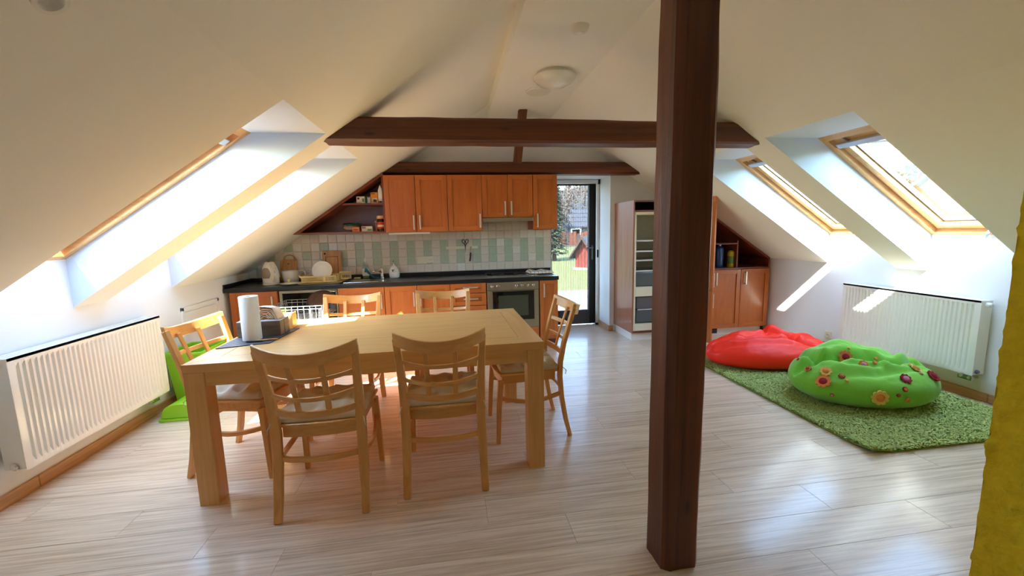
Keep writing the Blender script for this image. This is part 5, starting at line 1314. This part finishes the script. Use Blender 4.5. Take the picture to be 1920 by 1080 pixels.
# ================================================================== BEANBAGS
def segd(x, y, pl):
    best = 9
    for (a, b), (c, d) in zip(pl[:-1], pl[1:]):
        ux, uy = c-a, d-b; k = max(0, min(1, ((x-a)*ux+(y-b)*uy)/(ux*ux+uy*uy))); best = min(best, math.hypot(x-a-k*ux, y-b-k*uy))
    return best
def bag_mesh(c, a, b, h, rz, folds, lobes, seed, wr, nu=150, nv=76, z0=.02, zbelly=.4, cexp=.62):
    cx, cy_ = c; m = MB(); vs = []; cr_, sr_ = cos(rz), sin(rz)
    for j in range(nv+1):
        f = -1+2*j/nv; ph = f*pi/2
        for i in range(nu):
            th = 2*pi*i/nu
            cp = abs(cos(ph))**cexp; sp = sin(ph)
            ux, uy = cp*cos(th), cp*sin(th)
            rr = 1+.05*noise.noise((cos(th)*1.2+seed, sin(th)*1.2, 0))+.03*noise.noise((cos(th)*3+seed, sin(th)*3, 4))
            x, y = ux*rr, uy*rr
            if sp < 0: z = zbelly*h*(1-min(1, (-sp)*1.25)**.8) if sp > -.8 else 0
            else: z = zbelly*h+(1-zbelly)*h*sp**.9
            up = max(0, sp+.35)/1.35
            for pl, dep, wid in folds:
                d = segd(x, y, pl); z += up*(-dep*math.exp(-(d/wid)**2)+dep*.22*math.exp(-((d-wid*2)/(wid*1.1))**2))
            for lx, ly, amp, wx, wy in lobes:
                z += up*amp*math.exp(-((x-lx)/wx)**2-((y-ly)/wy)**2)
            k = wr*(noise.noise((x*3.2+seed, y*3.2, z*6))+.6*abs(noise.noise((x*7+seed*2, y*7, z*9)))+.35*noise.noise((x*15, y*15, z*22)))
            z += k*up*.9; x += k*.5*ux; y += k*.5*uy
            X, Y = x*a, y*b
            vs.append((cx+X*cr_-Y*sr_, cy_+X*sr_+Y*cr_, z0+max(0, z)))
    m.add(vs, [(j*nu+i, j*nu+(i+1) % nu, (j+1)*nu+(i+1) % nu, (j+1)*nu+i) for j in range(nv) for i in range(nu)])
    return m
# red one
t = thing('beanbag', (3.1, 3.58, .03), 'slumped bright red nylon beanbag lying on the rug', 'beanbag')
rm = bag_mesh((3.06, 3.60), .60, .34, .245, -.10, [([(-.80, .10), (-.45, -.12), (.05, -.22), (.45, -.55)], .085, .10), ([(.05, .9), (.22, .35), (.38, 0), (.30, -.3)], .07, .07), ([(.38, 0), (.70, .12), (1, .05)], .05, .07), ([(-.45, -.12), (-.2, .25), (.2, .38)], .03, .09), ([(-.9, -.25), (-.5, -.5), (.1, -.62)], .03, .06), ([(-.55, .55), (-.15, .50), (.15, .62)], .03, .05), ([(.38, 0), (.55, -.3), (.8, -.45)], .03, .06), ([(.6, .55), (.8, .3)], .03, .05)],
              [(.30, .62, .085, .24, .26), (-.30, .45, .045, .32, .22), (.80, .30, .035, .16, .3), (-.35, -.55, .03, .4, .2)], 2.0, .018, cexp=.6, z0=.034)
build('cover', rm, 'cloth_red', t, smooth=True)
zp = MB()
pts = [(3.47+.03*k, 3.40+.025*k, .19+.010*sin(k*1.3)+.004*k) for k in range(6)]
zp.rectsweep(pts, .012, .03); build('zip_band', zp, 'dark', t, bevel=.003)
# green one
t = thing('beanbag', (3.18, 2.76, .03), 'green fleece beanbag covered with felt flowers on the rug', 'beanbag')
gm = bag_mesh((3.16, 2.73), .53, .395, .29, -.06, [([(-.92, .12), (-.62, .0), (-.25, -.12), (.15, -.32), (.50, -.28), (.8, -.1)], .12, .09), ([(-.58, .75), (-.66, .35), (-.62, .0)], .09, .06), ([(.15, -.32), (.45, .0), (.75, .2)], .035, .10), ([(-.9, -.40), (-.3, -.66), (.4, -.58), (.85, -.35)], .03, .08), ([(-.62, 0), (-.45, -.35), (-.1, -.45)], .03, .06), ([(.1, -.45), (.5, -.5), (.9, -.2)], .03, .05), ([(.55, -.25), (.8, .05)], .03, .05)],
              [(-.15, .40, .125, .52, .42), (.6, .0, .03, .35, .4), (-.5, -.40, .035, .25, .2)], 5.0, .016, zbelly=.50, cexp=.72, z0=.034)
cv = build('cover', gm, 'cloth_green', t, smooth=True)
bv = BVHTree.FromPolygons([Vector(p) for p in gm.v], gm.f)
def on_bag(u, v):
    h, n_, _, _ = bv.ray_cast(EYE, aim(u, v)); return h, n_
def flower(u, v, r, petals, mp, mc, pr=.42, leaf=False):
    h, n_ = on_bag(u, v)
    if h is None: return
    if n_.dot(EYE-h) < 0: n_ = -n_
    q = n_.to_track_quat('Z', 'Y').to_matrix(); m = MB(); off = rng.uniform(0, 1)
    for k in range(petals):
        a = 2*pi*(k+off)/petals; ca, sa = cos(a), sin(a); c_ = (ca*r*.68, sa*r*.68); R2 = r*pr
        ringp = [(c_[0]+R2*cos(b)*ca*1.0-R2*.8*sin(b)*sa, c_[1]+R2*cos(b)*sa+R2*.8*sin(b)*ca) for b in [2*pi*i/9 for i in range(9)]]
        m.prism([(x, y, .001) for x, y in ringp], [(x, y, .007+.004*(math.hypot(x, y)/r)) for x, y in ringp])
    m.v = [tuple(h+n_*.003+q@Vector(p)) for p in m.v]
    o = build('flower', m, mp, t)
    c = MB().lathe([(r*.56, .004), (r*.56, .012), (r*.42, .018), (.001, .02)], n=18, caps=False); c.v = [tuple(h+n_*.003+q@Vector(p)) for p in c.v]
    build('flower_centre', c, mc, o, smooth=True, angle=50)
    if leaf:
        L_ = MB().prism([(r*.6, -r*1.15, .001), (r*1.0, -r*.9, .001), (r*1.5, -r*1.1, .001), (r*1.0, -r*1.4, .001)], [(r*.6, -r*1.15, .005), (r*1.0, -r*.9, .005), (r*1.5, -r*1.1, .005), (r*1.0, -r*1.4, .005)]); L_.v = [tuple(h+n_*.003+q@Vector(p)) for p in L_.v]
        build('leaf', L_, 'felt_dark', o)
for a in ((1584, 669, .047, 9, 'felt_orange', 'felt_red'), (1544, 716, .047, 9, 'felt_orange', 'felt_red'), (1649, 745, .050, 9, 'felt_yellow', 'felt_orange'), (1715, 692, .044, 10, 'felt_yellow', 'felt_orange'),
          (1618, 684, .030, 8, 'felt_orange', 'felt_pink', .42, True), (1548, 697, .036, 9, 'felt_yellow', 'felt_orange'), (1695, 774, .032, 8, 'felt_brown', 'felt_brown', .42, True), (1697, 711, .034, 8, 'felt_red', 'felt_pink'),
          (1748, 706, .040, 9, 'felt_red', 'felt_red'), (1661, 652, .022, 8, 'felt_brown', 'felt_brown'), (1516, 693, .024, 7, 'felt_orange', 'felt_brown'), (1672, 655, .020, 8, 'felt_brown', 'felt_red'), (1578, 707, .02, 8, 'felt_brown', 'felt_orange')): flower(*a)
def dot(u, v, r, mo, mi_):
    h, n_ = on_bag(u, v)
    if h is None: return
    if n_.dot(EYE-h) < 0: n_ = -n_
    q = n_.to_track_quat('Z', 'Y').to_matrix()
    m = MB().lathe([(r, 0), (r, .006), (r*.7, .007), (.001, .007)], n=16, caps=False); m.v = [tuple(h+n_*.002+q@Vector(p)) for p in m.v]; o = build('dot', m, mo, t)
    m = MB().lathe([(r*.66, .007), (r*.62, .010), (.001, .010)], n=16, caps=False); m.v = [tuple(h+n_*.002+q@Vector(p)) for p in m.v]; build('dot_centre', m, mi_, o)
for a in ((1642, 672, .014, 'felt_orange', 'felt_yellow'), (1640, 680, .015, 'felt_orange', 'felt_yellow'), (1696, 730, .018, 'felt_red', 'felt_orange'), (1684, 741, .013, 'felt_red', 'felt_brown'), (1701, 750, .015, 'felt_orange', 'felt_orange'),
          (1560, 740, .013, 'felt_brown', 'felt_pink'), (1591, 653, .011, 'felt_yellow', 'felt_yellow'), (1497, 674, .012, 'felt_red', 'felt_orange'), (1588, 714, .012, 'felt_orange', 'felt_yellow'), (1727, 701, .011, 'felt_pink', 'felt_yellow')): dot(*a)

# ================================================================== OUTSIDE
gd = MB(); gx = [-60+5*i for i in range(45)]; gy = [5.9, 9.8]+[12+4*i for i in range(36)]
def gz_(x, y):
    d = max(0, y-38)+max(0, x-16)*.9*min(1, max(0, (x-.22*y-8)/10))
    z = -.15
    if d > 0: z += 22*(1-math.exp(-(d/95)**1.25))+1.2*noise.noise((x*.05, y*.05, 0))*min(1, d/20)
    return z
W_ = len(gx); vs = [(x, y, gz_(x, y)) for y in gy for x in gx]
gd.add(vs, [(j*W_+i, j*W_+i+1, (j+1)*W_+i+1, (j+1)*W_+i) for j in range(1, len(gy)-1) for i in range(W_-1)])
vs2 = [(x, y, gz_(x, y)) for y in [-60+6*i for i in range(13)] for x in [8+4*i for i in range(30)]]
gd.add(vs2, [(j*30+i, j*30+i+1, (j+1)*30+i+1, (j+1)*30+i) for j in range(12) for i in range(29)])
g = struct('lawn', gd, ['grass', 'hill'], smooth=True)
for p_ in g.data.polygons:
    c_ = p_.center; p_.material_index = 1 if c_.y > 37 or c_.x+c_.y*.2 > 36 else 0

struct('terrace', MB().box(-3, 6, 5.86, 9.8, -.4, -.10), 'paving')
def blob(mb, c, r, sc=(1, 1, 1), seed=0, amp=.35, n=18, m=12):
    o = len(mb.v); mb.ball(c, r, n, m, sc); C_ = Vector(c)
    for i in range(o, len(mb.v)):
        p = Vector(mb.v[i])-C_; k = 1+amp*noise.noise(p/r*2.1+Vector((seed, seed*2, 0)))+amp*.6*noise.noise(p/r*5+Vector((seed, 0, seed))); mb.v[i] = tuple(C_+p*k)
    return mb
def leafy(c, r, sc, nl, size, seed):
    """crown of many small leaf clumps spread over an uneven volume"""
    rs = np.random.default_rng(seed); m = MB(); C_ = Vector(c)
    for _ in range(nl):
        d = Vector(rs.normal(size=3)).normalized(); k = (.55+.45*rs.uniform())*(1+.3*noise.noise(d*2+Vector((seed, 0, 0))))
        p = C_+Vector((d.x*r*sc[0], d.y*r*sc[1], d.z*r*sc[2]))*k
        a = Vector(rs.normal(size=3)).normalized(); b = a.cross(Vector(rs.normal(size=3))).normalized(); s = size*rs.uniform(.6, 1.4)
        m.add([p-a*s, p+b*s*.5, p+a*s, p-b*s*.5], [(0, 1, 2, 3)])
    return m
# conifer
c = (5.15, 20.5); t = thing('conifer', (*c, -.15), 'dark conifer on the lawn seen through the terrace door', 'tree')
cm = MB(); rs = np.random.default_rng(3)
for i in range(1500):
    k = rs.uniform()**.8; z = .1+3.6*k; r = .72*(1-k)**.8+.05; a = rs.uniform(0, 2*pi); p = Vector((c[0]+r*cos(a)*rs.uniform(.5, 1), c[1]+r*sin(a)*rs.uniform(.5, 1), z))
    d = Vector((cos(a), sin(a), -.25)); s_ = Vector((-sin(a), cos(a), 0)); l = .22+.1*rs.uniform()
    cm.add([p-d*l*.4, p+s_*.09, p+d*l, p-s_*.09], [(0, 1, 2, 3)])
build('foliage', cm, 'conifer', t)['kind'] = 'stuff'
build('trunk', MB().lathe([(.12, -.2), (.03, 3.5)], (*c, 0), 10), 'darkwood', t)
# small red shed (well house)
t = thing('garden_shed', (5.0, 15.15, -.15), 'small red garden shed with a grey pitched roof on the lawn', 'shed')
MS = Matrix.Rotation(radians(45), 3, 'Z')
def sh(mb): mb.v = [tuple(Vector((5.0, 15.15, 0))+MS@Vector(p)) for p in mb.v]; return mb      # local x = ridge, away from the gable
build('plinth', sh(MB().box(-.08, 1.3, -.5, .5, -.2, -.06)), 'paving', t)
for i in range(6):
    a2 = -.40+.8/6*i+.006; b2 = a2+.8/6-.012; tp = lambda y: .46+.6*(1-abs(y)/.4)*.93
    build('wall_board', sh(MB().prism([(-.02, a2, -.06), (-.02, b2, -.06), (-.02, b2, tp(b2)), (-.02, (a2+b2)/2, max(tp(a2), tp(b2))), (-.02, a2, tp(a2))], [(.02, a2, -.06), (.02, b2, -.06), (.02, b2, tp(b2)), (.02, (a2+b2)/2, max(tp(a2), tp(b2))), (.02, a2, tp(a2))])), 'shed_red', t)
for s_ in (-1, 1):
    build('side_wall', sh(MB().box(.021, 1.2, min(s_*.36, s_*.4), max(s_*.36, s_*.4), -.06, .50)), 'shed_red', t)
    ro = [(s_*.56, .27), (0, 1.06), (0, 1.12), (s_*.575, .315)]
    build('roof_panel', sh(MB().prism([(-.25, y, z) for y, z in ro], [(1.4, y, z) for y, z in ro])), 'slate', t)
    ro = [(s_*.56, .23), (0, 1.01), (0, 1.10), (s_*.565, .31)]
    build('barge_board', sh(MB().prism([(-.29, y, z) for y, z in ro], [(-.251, y, z) for y, z in ro])), 'darkwood', t)
# buildings
def house(name, c, rz, L, Wd, hw, hr, mats, label, windows=(), ov=.5, boards=False):
    """gabled house: ridge along local x"""
    cx, cy_, cz = c; t = thing(name, c, label, 'house'); M_ = Matrix.Rotation(rz, 3, 'Z'); C_ = Vector(c)
    def w_(mb): mb.v = [tuple(C_+M_@Vector(p)) for p in mb.v]; return mb
    a, b = L/2, Wd/2
    m = MB().add([(-a, -b, -3), (a, -b, -3), (a, b, -3), (-a, b, -3), (-a, -b, hw), (a, -b, hw), (a, b, hw), (-a, b, hw), (-a, 0, hw+hr), (a, 0, hw+hr)], [(0, 1, 5, 4), (2, 3, 7, 6), (3, 0, 4, 8, 7), (1, 2, 6, 9, 5)])
    build('wall', w_(m), mats[0], t)
    sl_ = hr/b
    for s in (-1, 1):
        m = MB().add([(-a-ov, s*(b+ov), hw-ov*sl_), (a+ov, s*(b+ov), hw-ov*sl_), (a+ov, 0, hw+hr), (-a-ov, 0, hw+hr), (-a-ov, s*(b+ov), hw-ov*sl_+.15), (a+ov, s*(b+ov), hw-ov*sl_+.15), (a+ov, 0, hw+hr+.15), (-a-ov, 0, hw+hr+.15)],
                     [(0, 3, 2, 1), (4, 5, 6, 7), (0, 1, 5, 4), (1, 2, 6, 5), (2, 3, 7, 6), (3, 0, 4, 7)])
        rf = build('roof', w_(m), mats[1], t)
        tl = MB(); n = int(Wd*.9)
        for k in range(1, n):
            f = k/n; y, z = s*(b+ov)*(1-f), hw-ov*sl_+(hr+ov*sl_)*f+.16; tl.box(-a-ov, a+ov, y-.05, y+.05, z-.03, z+.05)
        build('roof_course', w_(tl), mats[1], rf)
    if boards:
        for sd in (-1, 1):
            n = int(L/.45)
            for k in range(n):
                x = -a+L*(k+.5)/n; build('wall_batten', w_(MB().box(x-.08, x+.08, sd*(b+.06)-.05, sd*(b+.06)+.05, -.5, hw-.1)), mats[2], t)
    for (side, u, z, ww, hh) in windows:
        if side in 'fb': y = -b-.03 if side == 'f' else b+.03; fr = MB().box(u-ww/2, u+ww/2, y-.05, y+.05, z-hh/2, z+hh/2); gl_ = MB().box(u-ww/2+.18, u+ww/2-.18, y-.07, y+.07, z-hh/2+.18, z+hh/2-.18)
        else: x = -a-.03 if side == 'l' else a+.03; fr = MB().box(x-.05, x+.05, u-ww/2, u+ww/2, z-hh/2, z+hh/2); gl_ = MB().box(x-.07, x+.07, u-ww/2+.18, u+ww/2-.18, z-hh/2+.18, z+hh/2-.18)
        o = build('window', w_(fr), 'white_plastic', t); build('pane', w_(gl_), 'hob_glass', o)
    return t
house('barn', (26.8, 17.6, -1.0), radians(10), 8, 5, 2.6, 2.1, ('orange_wall', 'slate', 'darkwood'), 'board-clad barn with a pale tiled roof seen through the right roof windows', boards=True)
house('house', (44, 29, 2.4), radians(-35), 7, 5.5, 1.6, 2.6, ('house_wall', 'red_roof'), 'pale house with a pink-red roof beyond the barn', [('f', -2.4, 0, 1.2, 1.5), ('f', 0, 0, 1.2, 1.5), ('f', 2.4, 0, 1.2, 1.5)])
house('house', (68, 58, 11.2), radians(-40), 16, 10, 2.6, 5, ('house_wall', 'slate'), 'large grey-roofed house high on the hillside', [('f', -4, 1.2, 1.6, 1.9), ('f', 1, 1.2, 1.6, 1.9), ('f', 5, 1.2, 1.6, 1.9)])
house('house', (15.4, 47, .9), radians(4), 6, 5, 1.0, 1.6, ('house_wall', 'slate'), 'low grey-roofed house behind the shed at the foot of the hill', [('f', -2, .1, 1.2, 1.1), ('f', 1.5, .1, 1.2, 1.1)])
# shed wall / fence of brown boards at the lawn edge
t = thing('board_fence', (13, 38, -.1), 'brown board fence along the far edge of the lawn', 'fence')
for i in range(26):
    x = 8.5+.36*i; build('fence_board', MB().box(x, x+.30, 38, 38.06, -.3, 1.0+.1*((i*7) % 3)), 'orange_wall' if i % 3 else 'darkwood', t)
build('fence_rail', MB().box(8.4, 18, 38.07, 38.15, .2, .32).box(8.4, 18, 38.07, 38.15, .75, .87), 'darkwood', t)
# trees on the slope behind the lawn and shrubs on the right hillside
k = 0
TRL = ['leftmost leafless tree behind the brown fence', 'second leafless tree behind the brown fence', 'leafless tree right behind the low grey-roofed house', 'tall leafless tree high on the slope', 'dark green tree on the slope left of the leafless trees', 'rightmost leafless tree on the slope', 'leafless tree at the top of the slope', 'grey leafless tree beside the conifer top']
for (x, y, h_, mat, lab) in ((10.6, 42, 4.5, 'bare', 0), (15.0, 53, 7, 'bare', 1), (22.5, 56, 8, 'bare', 2), (19, 66, 8, 'bare', 3), (9.5, 52, 6, 'conifer', 4), (31, 60, 7, 'bare', 5), (25, 76, 8, 'bare', 6), (14, 74, 8, 'bare', 7)):
    z = gz_(x, y); t = thing('hill_tree', (x, y, z), TRL[lab], 'tree', 'trees beyond the lawn')
    build('crown', leafy((x, y, z+h_*.62), h_*.42, (1, 1, 1.05), 900, .16 if lab != 4 else .22, 20+k), mat, t)['kind'] = 'stuff'
    tk = MB().tube([(x, y, z-.3), (x+.1, y, z+h_*.35), (x, y, z+h_*.75)], .12, 6)
    for q_ in range(9):
        a = q_*2.4; tk.tube([(x, y, z+h_*(.3+.04*q_)), (x+h_*.16*cos(a), y+h_*.16*sin(a), z+h_*(.5+.04*q_)), (x+h_*.26*cos(a), y+h_*.26*sin(a), z+h_*(.62+.04*q_))], .04, 5)
    build('trunk', tk, 'bare', t, smooth=True); k += 1
for (x, y, r, mat, lab) in ((35.5, 32.2, 1.8, 'bush_yellow', 'middle yellow-green bush of the row above the barn'), (39.5, 34.5, 1.9, 'bush_yellow', 'uppermost yellow-green bush of the row above the barn'), (30.5, 26.6, 1.8, 'bush_yellow', 'lowest yellow-green bush of the row beside the barn roof'),
                            (47, 35.5, 2.3, 'bush_green', 'grey-green tree right of the yellow bush row'), (53, 41, 2.3, 'bush_green', 'grey-green tree just below the hillside house'), (50, 31.5, 2.2, 'bush_green', 'grey-green tree above the pink-roofed house'), (60, 45, 2.6, 'bush_green', 'grey-green tree right of the hillside house'), (58, 38, 2.3, 'bush_green', 'rightmost grey-green tree on the hillside')):
    z = gz_(x, y); t = thing('hillside_bush', (x, y, z), lab, 'bush', 'bushes and small trees on the right hillside')
    build('foliage', leafy((x, y, z+r*.6), r, (1.2, 1.2, .8), 700, r*.11, int(x*10)), mat, t)['kind'] = 'stuff'; build('stem', MB().lathe([(.15, -.5), (.08, r*.9)], (x, y, z), 7), 'darkwood', t)
